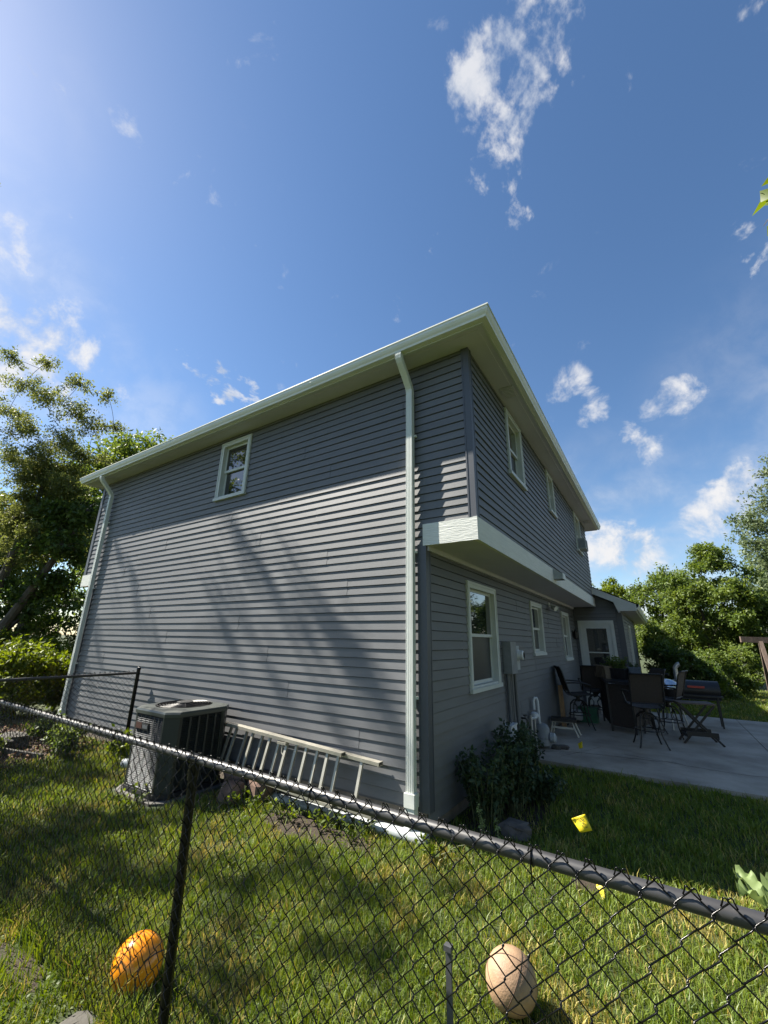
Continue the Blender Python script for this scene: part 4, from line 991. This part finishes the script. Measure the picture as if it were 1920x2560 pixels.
t = thing('lawn_chair', 'white plastic lawn chair near the back door behind the bar chairs', 'chair', (.80, 8.5, PZ))
m = MB(); m.obox((.8, 8.5, PZ+.42), (.5, .48, .03)); m.build('seat', WHITEP, t)
m = MB()
for k in range(5): m.bar((.60+k*.1, 8.73, PZ+.43), (.60+k*.1, 8.82, PZ+.88), .07, .02, (0, 1, 0))
m.build('backrest', WHITEP, t)
for a, b in ((-.22, -.2), (.22, -.2), (-.22, .22), (.22, .22)):
    m = MB(); m.bar((.8+a, 8.5+b, PZ), (.8+a*.95, 8.5+b*.95, PZ+.42), .04, .04); m.build('leg', WHITEP, t)
# wooden swing frame at the right edge
t = thing('wooden_frame', 'weathered wooden post and beam frame with blue canvas beyond the patio', 'pergola', (5.4, 12.5, -.3))
m = MB(); m.bar((4.05, 12.2, 1.70), (7.3, 12.9, 1.62), .09, .16); m.build('beam', WOODB, t)
for (xa, ya, xb, yb) in ((4.52, 11.65, 4.50, 12.28), (4.52, 12.95, 4.50, 12.34), (6.9, 12.3, 6.9, 12.8)):
    m = MB(); m.bar((xa, ya, -.25), (xb, yb, 1.64), .09, .09); m.build('post', WOODB, t)
m = MB(); m.bar((4.55, 12.1, 1.12), (6.9, 12.6, 1.10), .07, .10); m.build('cross_rail', WOODB, t)
m = MB(); m.obox((5.75, 12.33, .60), (2.1, .03, .85), (R(-6), 0, R(12))); m.build('canvas', BLUEF, t)

# ------------------------------------------------------------------ vegetation
def leaves(C, size, rs, droop=.3, aspect=.5, normal=None, nvar=.6):
    """leaf kites at C (n,3). returns V,F"""
    n = len(C); d = rs.normal(size=(n, 3)); d[:, 2] -= droop; d /= np.linalg.norm(d, axis=1)[:, None]
    up = rs.normal(size=(n, 3))*nvar+np.array([0, 0, 1.0])
    if normal is not None: up = up*.6+normal
    s = np.cross(d, up); s /= np.linalg.norm(s, axis=1)[:, None]+1e-9; nn = np.cross(s, d)
    L = size*(rs.uniform(.65, 1.3, n))[:, None] if np.isscalar(size) else (size*rs.uniform(.65, 1.3, n))[:, None]
    w = L*aspect*.5
    a = C; b = C+d*L*.45+s*w+nn*L*.10; c = C+d*L; e = C+d*L*.45-s*w+nn*L*.10
    V = np.stack([a, b, c, e], 1).reshape(-1, 3); k = np.arange(n)*4
    F = np.concatenate([np.stack([k, k+1, k+2], 1), np.stack([k, k+2, k+3], 1)])
    return V, F
def tint(n, rs, clump=None):
    t = rs.uniform(0, 1, n)*.7
    if clump is not None: t = t+clump*.3
    return np.repeat(np.clip(t, 0, 1), 4)
def tree(name, label, trunk, clumps, nleaf, size, lm, seed, group=None, cat='tree', droop=.3, aspect=.5, r0=.2, twigs=10, shell=.5, flat=.75, limbs=True, wood=BARK, twigr=.006, limb=.42):
    """trunk: list of points; clumps: (center, radius) in world"""
    rs = np.random.RandomState(seed); base = trunk[0]
    t = thing(name, label, cat, base, group)
    m = MB(); T_ = [Vector(p) for p in trunk]; nT = len(T_)
    m.tube(trunk, [r0*(1-.72*k/max(1, nT-1)) for k in range(nT)], 9)
    Cs = []; tv = []
    tot = sum(r**2 for _, r in clumps)
    nodes = [(p, r0*(1-.72*k/max(1, nT-1)), k) for k, p in enumerate(T_)]
    ax = sum(T_, Vector((0, 0, 0)))/nT
    clumps = sorted(clumps, key=lambda q: min((p-Vector(q[0])).length for p in T_))
    for c, r in clumps:
        cV = Vector(c)
        if limbs:
            # grow from the nearest limb already there, preferring lower ones
            p0, rp, kk = min(nodes, key=lambda q: (q[0]-cV).length+max(0, q[0].z-cV.z+.2*r)*2.0+(.0 if q[2] >= 0 else .12*(q[0]-cV).length))
            mid = (p0+cV)/2+Vector((rs.normal()*.10, rs.normal()*.10, .12))*((cV-p0).length*.5)
            rl = max(twigr*1.3, min(rp*.62, r0*limb)); re_ = max(twigr*1.1, rl*.5)
            pts = [p0*(1-s)**2+mid*2*s*(1-s)+cV*s**2 for s in np.linspace(0, 1, 7)]
            m.tube(pts, list(np.linspace(rl, re_, 7)), 5)
            nodes.append((pts[4], rl*.6+re_*.4, -1)); nodes.append((cV, re_, -1))
        n = max(6, int(nleaf*r*r/tot)); k = max(3, int(twigs))
        dirs = rs.normal(size=(k, 3)); dirs[:, 2] = dirs[:, 2]*flat+.15; dirs /= np.linalg.norm(dirs, axis=1)[:, None]
        lens = r*rs.uniform(.65, 1.1, k); ends = np.array(c)+dirs*lens[:, None]*np.array([1, 1, flat])
        ends[:, 2] -= droop*.12*r
        for e in ends:
            if limbs: m.tube([c, tuple((np.array(c)+e)/2+np.array([0, 0, .08*r])), tuple(e)], [twigr*1.3, twigr, twigr*.4], 3, cap=False)
        w = rs.randint(0, k, n); s_ = rs.uniform(0, 1, n)**shell
        P = np.array(c)+(ends[w]-np.array(c))*s_[:, None]+np.array([0, 0, .08*r])*(4*s_*(1-s_))[:, None]/2+rs.normal(size=(n, 3))*(r*.13)
        Cs.append(P); tv.append(np.full(n, rs.uniform(0, 1)))
    m.build('trunk', wood, t)
    C = np.concatenate(Cs); V, F = leaves(C, size, rs, droop, aspect)
    npmesh('crown', V, F, lm, t, attr=tint(len(C), rs, np.concatenate(tv)))
    return t
def ell(c, rad, n, rmin, rmax, seed, shell=.55):
    rs = np.random.RandomState(seed); out = []
    for k in range(n):
        d = rs.normal(size=3); d /= np.linalg.norm(d); q = np.array(c)+d*np.array(rad)*rs.uniform(shell, 1)
        out.append((tuple(q), rs.uniform(rmin, rmax)))
    return out
# the airy tree at the left edge; its branches shade the wall
G0 = -.25
tree('locust_tree', 'tall airy tree beyond the left edge whose branches shade the wall', [(-18.6, -3.9, G0), (-18.4, -3.8, 3), (-18.0, -3.7, 6), (-17.5, -3.6, 9), (-17.0, -3.5, 12)],
     [((-18.38, -3.22, 15.4), 0.24), ((-18.02, -3.4, 15.22), 0.34), ((-17.83, -3.57, 15.18), 0.28), ((-19.5, -3.28, 16.13), 0.38), ((-15.52, -3.45, 16.53), 0.31), ((-15.75, -3.62, 16.7), 0.25), ((-14.29, -3.33, 15.17), 0.35), ((-14.52, -3.5, 15.48), 0.29), ((-14.68, -3.67, 16.13), 0.39), ((-13.15, -3.38, 14.64), 0.32), ((-13.43, -3.55, 14.99), 0.26), ((-12.11, -3.26, 13.62), 0.36), ((-12.45, -3.43, 14.03), 0.29), ((-15.19, -3.6, 15.24), 0.4), ((-15.0, -3.31, 14.43), 0.33), ((-13.32, -3.48, 14.08), 0.27), ((-20.33, -3.65, 15.78), 0.37)]+ell((-18.6, -3.4, 11.5), (1.8, 1.2, 2.6), 8, 0.4, .7, 11, .35),
     1300, .13, L_LOC, 21, droop=.55, aspect=.42, r0=.22, twigs=6, shell=.6, flat=.8, twigr=.005, limb=.10)
tree('locust_tree', 'airy light leaved tree with thin drooping branches at the left edge', [(-16.6, .3, G0), (-16.4, .4, 1.8), (-16.0, .5, 3.6), (-15.6, .6, 5.4), (-15.3, .7, 7.2)],
     ell((-15.2, .75, 6.2), (2.5, .9, 2.5), 34, .5, .85, 14, .3)+[((-15.62, -1.12, 10.78), 0.55), ((-14.99, -0.3, 10.89), 0.5), ((-13.97, 0.49, 10.06), 0.6), ((-13.04, 1.09, 9.59), 0.45), ((-15.9, -0.56, 10.15), 0.8), ((-14.95, 0.1, 9.53), 0.85), ((-14.03, 0.75, 8.92), 0.8), ((-16.6, -0.6, 9.2), 0.85), ((-15.67, 0.1, 8.45), 0.9), ((-14.71, 0.72, 7.98), 0.9), ((-13.58, 1.11, 8.41), 0.65), ((-13.34, 1.61, 8.65), 0.45), ((-16.54, -0.21, 7.43), 0.95), ((-15.46, 0.48, 6.98), 0.95), ((-14.93, 1.26, 6.99), 0.9), ((-13.95, 1.52, 7.5), 0.6), ((-16.19, 0.52, 5.77), 0.95), ((-15.68, 1.3, 5.75), 0.9), ((-14.61, 1.72, 6.0), 0.7), ((-16.95, 0.6, 4.41), 0.9), ((-15.82, 1.2, 4.27), 0.9), ((-15.22, 1.84, 4.77), 0.8)],
     46000, .10, L_LOC, 23, droop=.5, aspect=.42, r0=.20, twigs=9, shell=.6, flat=.7, twigr=.006)
tree('shade_tree', 'broad leafy tree standing outside the yard left of the fence', [(-9.6, -6.4, -.12), (-9.6, -6.2, 2.5), (-9.7, -5.8, 4.5), (-9.8, -5.2, 6.4)],
     ell((-9.9, -4.8, 6.4), (2.6, 2.2, 1.9), 15, .4, .75, 5, .3)+[((-8.99, -4.25, 9.76), 0.24), ((-10.45, -4.31, 10.5), 0.34), ((-9.99, -4.32, 11.24), 0.28), ((-11.26, -4.42, 9.98), 0.37), ((-13.21, -4.57, 10.72), 0.31), ((-11.94, -5.24, 11.46), 0.25), ((-9.72, -4.77, 10.2), 0.35), ((-9.64, -3.52, 10.94), 0.28), ((-11.46, -4.13, 11.68), 0.38), ((-11.02, -4.3, 10.42), 0.32), ((-13.21, -5.09, 11.16), 0.26), ((-9.26, -3.7, 9.9), 0.35)]+ell((-13.0, -4.6, 9.2), (1.8, 1.8, 1.5), 6, .4, .8, 6, .3), 5600, .14, L_MID, 33, r0=.22, twigs=8, flat=.7, limb=.14)
# dense trees behind the left side
LG = 'dense trees beyond the left end of the house'
tree('maple_tree', 'tall dark green tree rising behind the left gutter end', [(-20.5, 6.5, G0), (-20.3, 6.4, 4), (-20, 6.2, 8)], ell((-20.2, 6.0, 8.6), (3.6, 3.2, 3.4), 44, 1.0, 1.6, 41, .6), 17000, .22, L_MID, 42, LG, r0=.3, twigs=9)
tree('maple_tree', 'dark green tree between the airy tree and the gutter tree', [(-20.5, 2.6, G0), (-20.4, 2.7, 3), (-20.2, 2.8, 6)], ell((-20.6, 2.6, 5.2), (3.2, 2.4, 3.6), 44, .9, 1.5, 43, .6), 17000, .20, L_MID, 44, LG, r0=.28, twigs=9)
tree('maple_tree', 'dense green tree at the lower left edge behind the hedge', [(-21.5, -.6, G0), (-21.5, -.4, 3), (-21.5, -.2, 6)], ell((-22.0, -.2, 4.2), (3.0, 2.4, 3.8), 40, .9, 1.5, 45, .6), 14000, .24, L_MID, 46, LG, r0=.28, twigs=9)
tree('leaning_tree', 'dark trunked tree leaning right at the left edge above the hedge', [(-16.3, .3, G0), (-15.7, .55, 1.2), (-15.0, .9, 2.6), (-14.3, 1.3, 4.2), (-13.9, 1.6, 5.6)], ell((-14.2, 1.5, 5.0), (1.5, 1.0, 1.5), 16, .6, 1.0, 47, .4)+ell((-15.2, 1.6, 2.6), (1.6, .9, 1.2), 12, .5, .9, 48, .4), 9000, .17, L_DARK, 49, r0=.20, twigs=8)
HG = 'sunlit bushes along the left side'
for k, (x, y, z, rx, rz_2, lab) in enumerate(((-13.6, 1.2, .55, 1.15, .95, 'sunlit round bush next to the left house corner'), (-15.2, 1.2, .75, 1.3, 1.15, 'sunlit bush second from the left house corner'), (-10.4, -.15, .55, .95, .9, 'sunlit bush just past the left end of the house wall'), (-11.6, -1.1, .6, 1.0, .95, 'sunlit bush behind the mulch bed left of the wall-end bush'), (-10.2, 1.2, .75, .9, 1.1, 'sunlit bush tucked behind the front left house corner'), (-16.9, .9, .7, 1.3, 1.1, 'sunlit bush at the left picture edge below the trees'), (-14.6, 3.2, .9, 1.4, 1.3, 'sunlit taller bush behind the round corner bush'))):
    tree('bush', lab, [(x, y, G0), (x, y, .1), (x, y, z)], ell((x, y, z), (rx, rx*.8, rz_2), 22, .35, .6, 60+k, .5), 9000, .10, L_LIME, 70+k, HG, 'bush', r0=.05, twigs=8)
# side yard low plants beyond the side fence
for k, (x, y, r_, lab) in enumerate(((-6.3, -.55, .30, 'low leafy plant at the wall just beyond the side fence'), (-7.1, -.5, .34, 'low leafy plant at the foot of the wall near the left corner'), (-5.75, -.75, .26, 'small leafy plant right beside the side fence post'), (-6.6, -1.5, .26, 'low green plant at the front of the mulch bed'), (-4.75, -.35, .30, 'bright leafy plant between the side fence and the condenser'))):
    tree('bed_plant', lab, [(x, y, G0), (x, y, G0+.12)], ell((x, y, G0+r_*.75), (r_, r_*.8, r_*.6), 9, r_*.4, r_*.6, 80+k, .3), 900, .07, L_LIME if k in (3, 4) else L_MID, 90+k, 'leafy plants at the wall beyond the side fence', 'plant', r0=.012, twigs=6, twigr=.003, wood=TWIG)
# right hand trees and bushes
tree('maple_tree', 'big sunlit broad tree beyond the patio right of the wing', [(4.0, 20.5, -.25), (4.0, 20.4, 1.2), (3.9, 20.3, 3.0)], ell((4.5, 20.3, 2.9), (2.2, 1.7, 2.6), 60, .6, 1.0, 101, .55)+ell((4.45, 20.3, 5.4), (.8, .7, 1.0), 10, .4, .7, 102, .4), 44000, .145, L_MID, 103, r0=.18, twigs=9)
tree('maple_tree', 'sunlit round tree partly hidden behind the wing gutter', [(2.4, 22.0, -.25), (2.4, 22, 1.5), (2.4, 22, 3)], ell((2.5, 22.0, 3.0), (2.0, 1.6, 2.1), 38, .6, 1.0, 104, .6), 24000, .145, L_MID, 105, r0=.16, twigs=9)
tree('silver_maple', 'tall pale green tree at the right picture edge', [(9.8, 31.5, -.25), (9.8, 31.4, 4), (10, 31.4, 8), (10.2, 31.3, 11)], ell((11.1, 31.2, 7.4), (4.3, 3.6, 6.0), 72, .9, 1.6, 106, .55), 34000, .22, L_SILV, 107, r0=.35, twigs=9, shell=.7)
tree('distant_tree', 'small airy tree top showing just above the wing roof', [(-1.2, 33, -.25), (-1.2, 33, 3), (-1.1, 33, 5)], ell((-.9, 33, 4.9), (1.9, 1.8, 1.7), 22, .5, .9, 108, .4), 5200, .22, L_LIME, 109, r0=.16, twigs=8)
BG = 'bushes beyond the patio'
for k, (x, y, z, rx, rz_2, lab) in enumerate(((2.55, 13.6, .55, .85, .95, 'dark shaded bush nearest the wing wall beyond the patio'), (3.15, 15.0, .45, 1.0, 1.0, 'shaded bush in the middle of the row beyond the patio'), (4.15, 16.6, .6, 1.1, 1.1, 'bush at the right end of the row under the big tree'), (2.4, 16.2, .9, 1.1, 1.2, 'taller bush behind the dark shaded bush by the wing'))):
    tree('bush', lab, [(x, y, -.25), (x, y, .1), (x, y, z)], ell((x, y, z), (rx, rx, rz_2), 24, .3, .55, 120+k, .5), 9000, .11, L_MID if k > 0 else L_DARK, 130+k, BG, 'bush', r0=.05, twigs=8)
for k, (x, y, h_, lab) in enumerate(((14, 48, 6, 'far tree low at the right edge behind the wooden frame'), (21, 46, 8, 'far tree well right of the wooden frame'), (-34, 12, 9, 'far tree beyond the left trees'), (-34, 0, 9, 'far tree left of the other far left tree'), (6.5, 44, 5, 'far tree behind the big sunlit tree'))):
    tree('distant_tree', lab, [(x, y, -.25), (x, y, h_*.4), (x, y, h_*.7)], ell((x, y, h_*.5), (h_*.45, h_*.45, h_*.5), 26, h_*.14, h_*.22, 140+k, .5), 6000, .34, L_MID, 150+k, 'far trees on the horizon', r0=.2, twigs=8)
for k, (x, y, h_, lab) in enumerate(((14.5, 6.0, 13, 'large tree standing right of the yard out past the patio'), (15.5, -4.5, 12, 'large tree right of the yard beside the street side fence'), (11.0, -12.0, 12, 'large tree behind the viewer at the right'))):
    tree('yard_tree', lab, [(x, y, -.25), (x, y, h_*.35), (x, y, h_*.6)], ell((x, y, h_*.55), (h_*.32, h_*.38, h_*.42), 40, h_*.10, h_*.16, 240+k, .55), 9000, .36, L_MID, 250+k, 'large trees around the yard', r0=.3, twigs=8)
# maple branch coming into the frame at the right edge
tree('street_maple', 'maple whose big lobed leaves hang into the frame at the right edge', [(6.3, -.4, -.2), (6.3, -.4, 2.5), (6.2, -.3, 4.6), (6.0, -.2, 6.4)], [((3.52, -.06, 5.16), .26), ((3.9, -.1, 5.35), .35), ((4.5, -.1, 5.5), .5), ((5.3, -.2, 6.0), .7), ((6.2, -.4, 6.8), .9), ((6.8, -.6, 5.6), .7)], 900, .17, L_LIME, 160, aspect=.62, r0=.14, twigs=8, flat=.8, droop=.7)
# ferns / annuals on the bar
def sprays(name, label, c, n, h, w, lm, seed, size=.05, per=14, cat='plant', group=None, arch=.5, wood=TWIG):
    rs = np.random.RandomState(seed); t = thing(name, label, cat, c, group); m = MB(); C = []
    for k in range(n):
        a = rs.uniform(0, 2*math.pi); hh_ = h*rs.uniform(.6, 1.15); b = np.array(c)+np.array([math.cos(a), math.sin(a), 0])*w*.35*rs.uniform(0, 1)
        b[2] = c[2]; tip = np.array([b[0]+math.cos(a)*w*arch*rs.uniform(.3, 1.1), b[1]+math.sin(a)*w*arch*rs.uniform(.3, 1.1), c[2]+hh_])
        mid = np.array([b[0]*.7+tip[0]*.3, b[1]*.7+tip[1]*.3, c[2]+hh_*.72])
        pts = [(1-s)**2*b+2*s*(1-s)*mid+s*s*tip for s in np.linspace(0, 1, 6)]
        m.tube([tuple(p) for p in pts], list(np.linspace(.0045, .0016, 6)), 4, cap=False)
        s_ = rs.uniform(.18, 1, per); P = ((1-s_)**2)[:, None]*b+(2*s_*(1-s_))[:, None]*mid+(s_**2)[:, None]*tip; C.append(P+rs.normal(size=P.shape)*size*.15)
    m.build('stem', wood, t); C = np.concatenate(C); V, F = leaves(C, size, rs, .15, .58); npmesh('foliage', V, F, lm, t, attr=tint(len(C), rs)); return t
sprays('fern', 'feathery green fern in the black planter on the bar', (1.20, 6.62, bt+.15), 34, .28, .34, L_MID, 170, .05, 18)
sprays('fern', 'small drooping plant in the tan woven planter', (.95, 6.72, bt+.17), 10, .14, .22, L_DARK, 171, .045, 12)
sprays('fern', 'thin upright plant in the blue grey planter', (1.5, 6.7, bt+.17), 12, .18, .2, L_BED, 172, .04, 12)
# shrub bed at the house corner
SG = 'weedy shrubs at the shaded house corner'
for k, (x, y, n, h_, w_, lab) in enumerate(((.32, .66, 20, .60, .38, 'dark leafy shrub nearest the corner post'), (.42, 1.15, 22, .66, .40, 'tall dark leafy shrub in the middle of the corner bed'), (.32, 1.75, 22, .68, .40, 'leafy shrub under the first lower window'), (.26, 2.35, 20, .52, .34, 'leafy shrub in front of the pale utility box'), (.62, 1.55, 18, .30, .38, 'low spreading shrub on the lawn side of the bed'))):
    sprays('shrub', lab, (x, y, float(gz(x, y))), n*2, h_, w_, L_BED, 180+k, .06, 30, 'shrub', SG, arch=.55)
sprays('weed', 'sunlit pale seedling in front of the dark corner shrubs', (.42, .28, float(gz(.42, .28))), 4, .30, .10, L_PALE, 190, .028, 22)
sprays('weed', 'second sunlit seedling right of the pale one at the bed edge', (.55, .33, float(gz(.55, .33))), 3, .20, .10, L_PALE, 191, .026, 16)
WG = 'small weeds along the drain pipe'
for k, (x, y, lab) in enumerate(((-1.42, -.42, 'bright weed left of the soil patch by the drain pipe'), (-1.0, -.32, 'bright weed in the middle of the drain pipe'), (-.62, -.30, 'bright weed near the right half of the drain pipe'), (.16, -.22, 'weed growing at the foot of the corner past the downspout'), (-2.0, -.45, 'dark weed at the left end of the drain pipe'), (-3.0, -1.12, 'weed at the front edge of the condenser pad'))):
    sprays('weed', lab, (x, y, float(gz(x, y))), 12, .16, .26, L_LIME, 200+k, .05, 8, 'weed', WG, arch=.8)
# broad leaf plant at right edge
def burdock(c, label, seed, n=5):
    rs = np.random.RandomState(seed); t = thing('burdock_plant', label, 'plant', c)
    for k in range(n):
        a = 2*math.pi*k/n+rs.uniform(-.3, .3)+2.6; L = rs.uniform(.13, .19); d = Vector((math.cos(a), math.sin(a), 0)); s_ = Vector((-d.y, d.x, 0)); V = []; F = []; nu, nv = 10, 8
        for i in range(nu+1):
            u = i/nu; wid = L*.40*math.sin(math.pi*min(1, u*.88+.10))**.7
            for j in range(nv+1):
                v = -1+2*j/nv; ruf = .010*math.sin(11*u+3*v)+.022*abs(v)*math.sin(17*u+k+2*v)
                p = Vector(c)+d*(.05+L*u)+s_*(wid*v)+Vector((0, 0, .05+.10*math.sin(u*2.0)+.05*abs(v)+ruf)); V.append(p)
        for i in range(nu):
            for j in range(nv): q = i*(nv+1)+j; F.append((q, q+1, q+nv+2, q+nv+1))
        m = MB(); m.add(V, F); o = m.build('leaf', L_PALE, t, True)
        m = MB(); m.tube([c, tuple(Vector(c)+d*.06+Vector((0, 0, .06)))], .008, 5); m.build('stalk', TWIG, t)
burdock((2.42, .36, float(gz(2.42, .36))), 'plant with large pale crinkled leaves at the right picture edge', 7)

# ------------------------------------------------------------------ grass
def grass():
    rs = np.random.RandomState(77)
    N = 2800000
    x = rs.uniform(-9, 6.5, N); y = -3.6+rs.uniform(0, 1, N)**1.7*22.5
    dx, dy = x-CAM[0], y-CAM[1]; dz = -.2-CAM[2]
    dep = dx*cf_[0]+dy*cf_[1]+dz*cf_[2]; rx = dx*cr_[0]+dy*cr_[1]+dz*cr_[2]; ry = dx*cu_[0]+dy*cu_[1]+dz*cu_[2]
    pxl = FPX*rx/np.maximum(dep, .1); pyl = -FPX*ry/np.maximum(dep, .1)
    vis = (dep > .5) & (np.abs(pxl) < 1080) & (pyl < 1420)
    dist = np.sqrt(dx*dx+dy*dy+dz*dz)
    # wanted density over the density sampled
    pdf = (1/15.5)*(1/1.7)*(np.maximum((y+3.6)/22.5, 1e-4))**(1/1.7-1)/22.5*N
    want = 10500*np.minimum(1, (2.6/dist)**1.55)
    keep = vis & (rs.uniform(0, 1, N) < want/pdf)
    ins = (x > -8.3) & (x < .02) & (y > -.06) & (y < 20)
    ins |= (x > -.2) & (x < 8.2) & (y > 3.04) & (y < 9.56)
    ins |= (y > 9.5) & (x < 1.27)
    ins |= (x > -3.78) & (x < -2.68) & (y > -1.1) & (y < 0)
    e = ((x+7.6)/1.8)**2+((y+1.1)/.95)**2 < 1+.25*nz(x*3, y*3); ins |= e & (rs.uniform(0, 1, N) < .93)
    e = ((x+1.05)/.72)**2+((y+.42)/.22)**2 < 1+.3*nz(x*5, y*5); ins |= e & (rs.uniform(0, 1, N) < .9)
    e = ((x-1.33)/.13)**2+((y-.08)/.11)**2 < 1; ins |= e
    e = ((x-.35)/.42)**2+((y-1.5)/1.2)**2 < 1; ins |= e & (rs.uniform(0, 1, N) < .8)
    e = ((x+1.2)/.30)**2+((y+2.64)/.07)**2 < 1; ins |= e & (rs.uniform(0, 1, N) < .6)
    e = ((x+.52)/.12)**2+((y+2.64)/.08)**2 < 1; ins |= e
    keep &= ~ins
    x, y, dist = x[keep], y[keep], dist[keep]; n = len(x)
    fence_d = np.exp(-((y+2.53)/.06)**2)*rs.uniform(.1, 1, n)**1.5
    patchy = nz(x*2.1, y*2.1, 3)*.5+nz(x*5.3, y*5.3, 5)*.5
    h = (.056+.018*nz(x*3, y*3, 1)+rs.normal(size=n)*.014)*(1+1.9*fence_d); h = np.clip(h, .018, .2)
    long_ = rs.uniform(0, 1, n) < .02; h[long_] *= 1.7
    far = np.clip((dist-2.5)/6, 0, 1.6); w = (.0016+.0010*rs.uniform(0, 1, n))*(1+far*1.6); h *= 1+far*.25
    a = rs.uniform(0, 2*np.pi, n); lean = rs.uniform(.15, 1.0, n)*h*.9
    la = a+rs.normal(size=n)*.9
    z = gz(x, y)-.004
    B = np.stack([x, y, z], 1); s = np.stack([np.cos(a+np.pi/2), np.sin(a+np.pi/2), np.zeros(n)], 1)*w[:, None]; l = np.stack([np.cos(la), np.sin(la), np.zeros(n)], 1)
    mid = B+l*(lean*.32)[:, None]; mid[:, 2] += h*.58; tip = B+l*lean[:, None]; tip[:, 2] += h*rs.uniform(.8, 1.0, n)
    V = np.stack([B-s, B+s, mid+s*.75, mid-s*.75, tip], 1).reshape(-1, 3); k = np.arange(n)*5
    F = [np.stack([k, k+1, k+2, k+3], 1), np.stack([k+3, k+2, k+4], 1)]
    g1, g2, dry = np.array([.075, .135, .016]), np.array([.225, .275, .045]), np.array([.54, .43, .14])
    u = np.clip(.5+.35*patchy+rs.normal(size=n)*.22, 0, 1)[:, None]; c = g1*(1-u)+g2*u
    dp = nz(x*1.5, y*1.5, 9)*.55+nz(x*3.7, y*3.7, 2)*.45+.2*(dist < 5)*nz(x*7, y*7, 4)
    isdry = rs.uniform(0, 1, n) < np.clip(.10+1.3*(dp-.18), .06, .75)
    dd = (dry*rs.uniform(.55, 1.15, n)[:, None]); c[isdry] = (c*.25+dd*.75)[isdry]
    c *= rs.uniform(.75, 1.2, n)[:, None]
    col = np.concatenate([np.repeat(c, 5, 0), np.ones((n*5, 1))], 1)
    o = npmesh('lawn_grass', V, F, GRASS, None, col=col); props(o, 'short uneven lawn grass with dry yellow patches', 'grass', kind='stuff')
    print('blades', n)
grass()
rs = np.random.RandomState(15); n = 60000
C = np.stack([rs.uniform(-6, 3.2, n), rs.uniform(-3.2, 1.5, n), np.zeros(n)], 1)
k_ = (nz(C[:, 0]*2.3, C[:, 1]*2.3, 6) > .35+rs.uniform(-.2, .35, n)) & ~((C[:, 0] < .02) & (C[:, 1] > -.12)) & ~((C[:, 0] > -3.8) & (C[:, 0] < -2.6) & (C[:, 1] > -1.15))
C = C[k_]; C[:, 2] = gz(C[:, 0], C[:, 1])+rs.uniform(.015, .055, len(C))
V, F = leaves(C, .020, rs, 0, .85, nvar=.45); o = npmesh('clover', V, F, L_LIME, attr=tint(len(C), rs)); props(o, 'small clover leaves mixed into the lawn in patches', 'clover', kind='stuff')
# leaf litter at the mulch bed
rs = np.random.RandomState(5); n = 1500
C = np.stack([rs.uniform(-9, -5.6, n), rs.uniform(-1.9, -.1, n), np.zeros(n)], 1); C[:, 2] = gz(C[:, 0], C[:, 1])+.03+rs.uniform(0, .02, n)
V, F = leaves(C, .06, rs, 0, .55); o = npmesh('leaf_litter', V, F, DRY); props(o, 'dry leaves scattered over the mulch bed', 'leaves', kind='stuff')
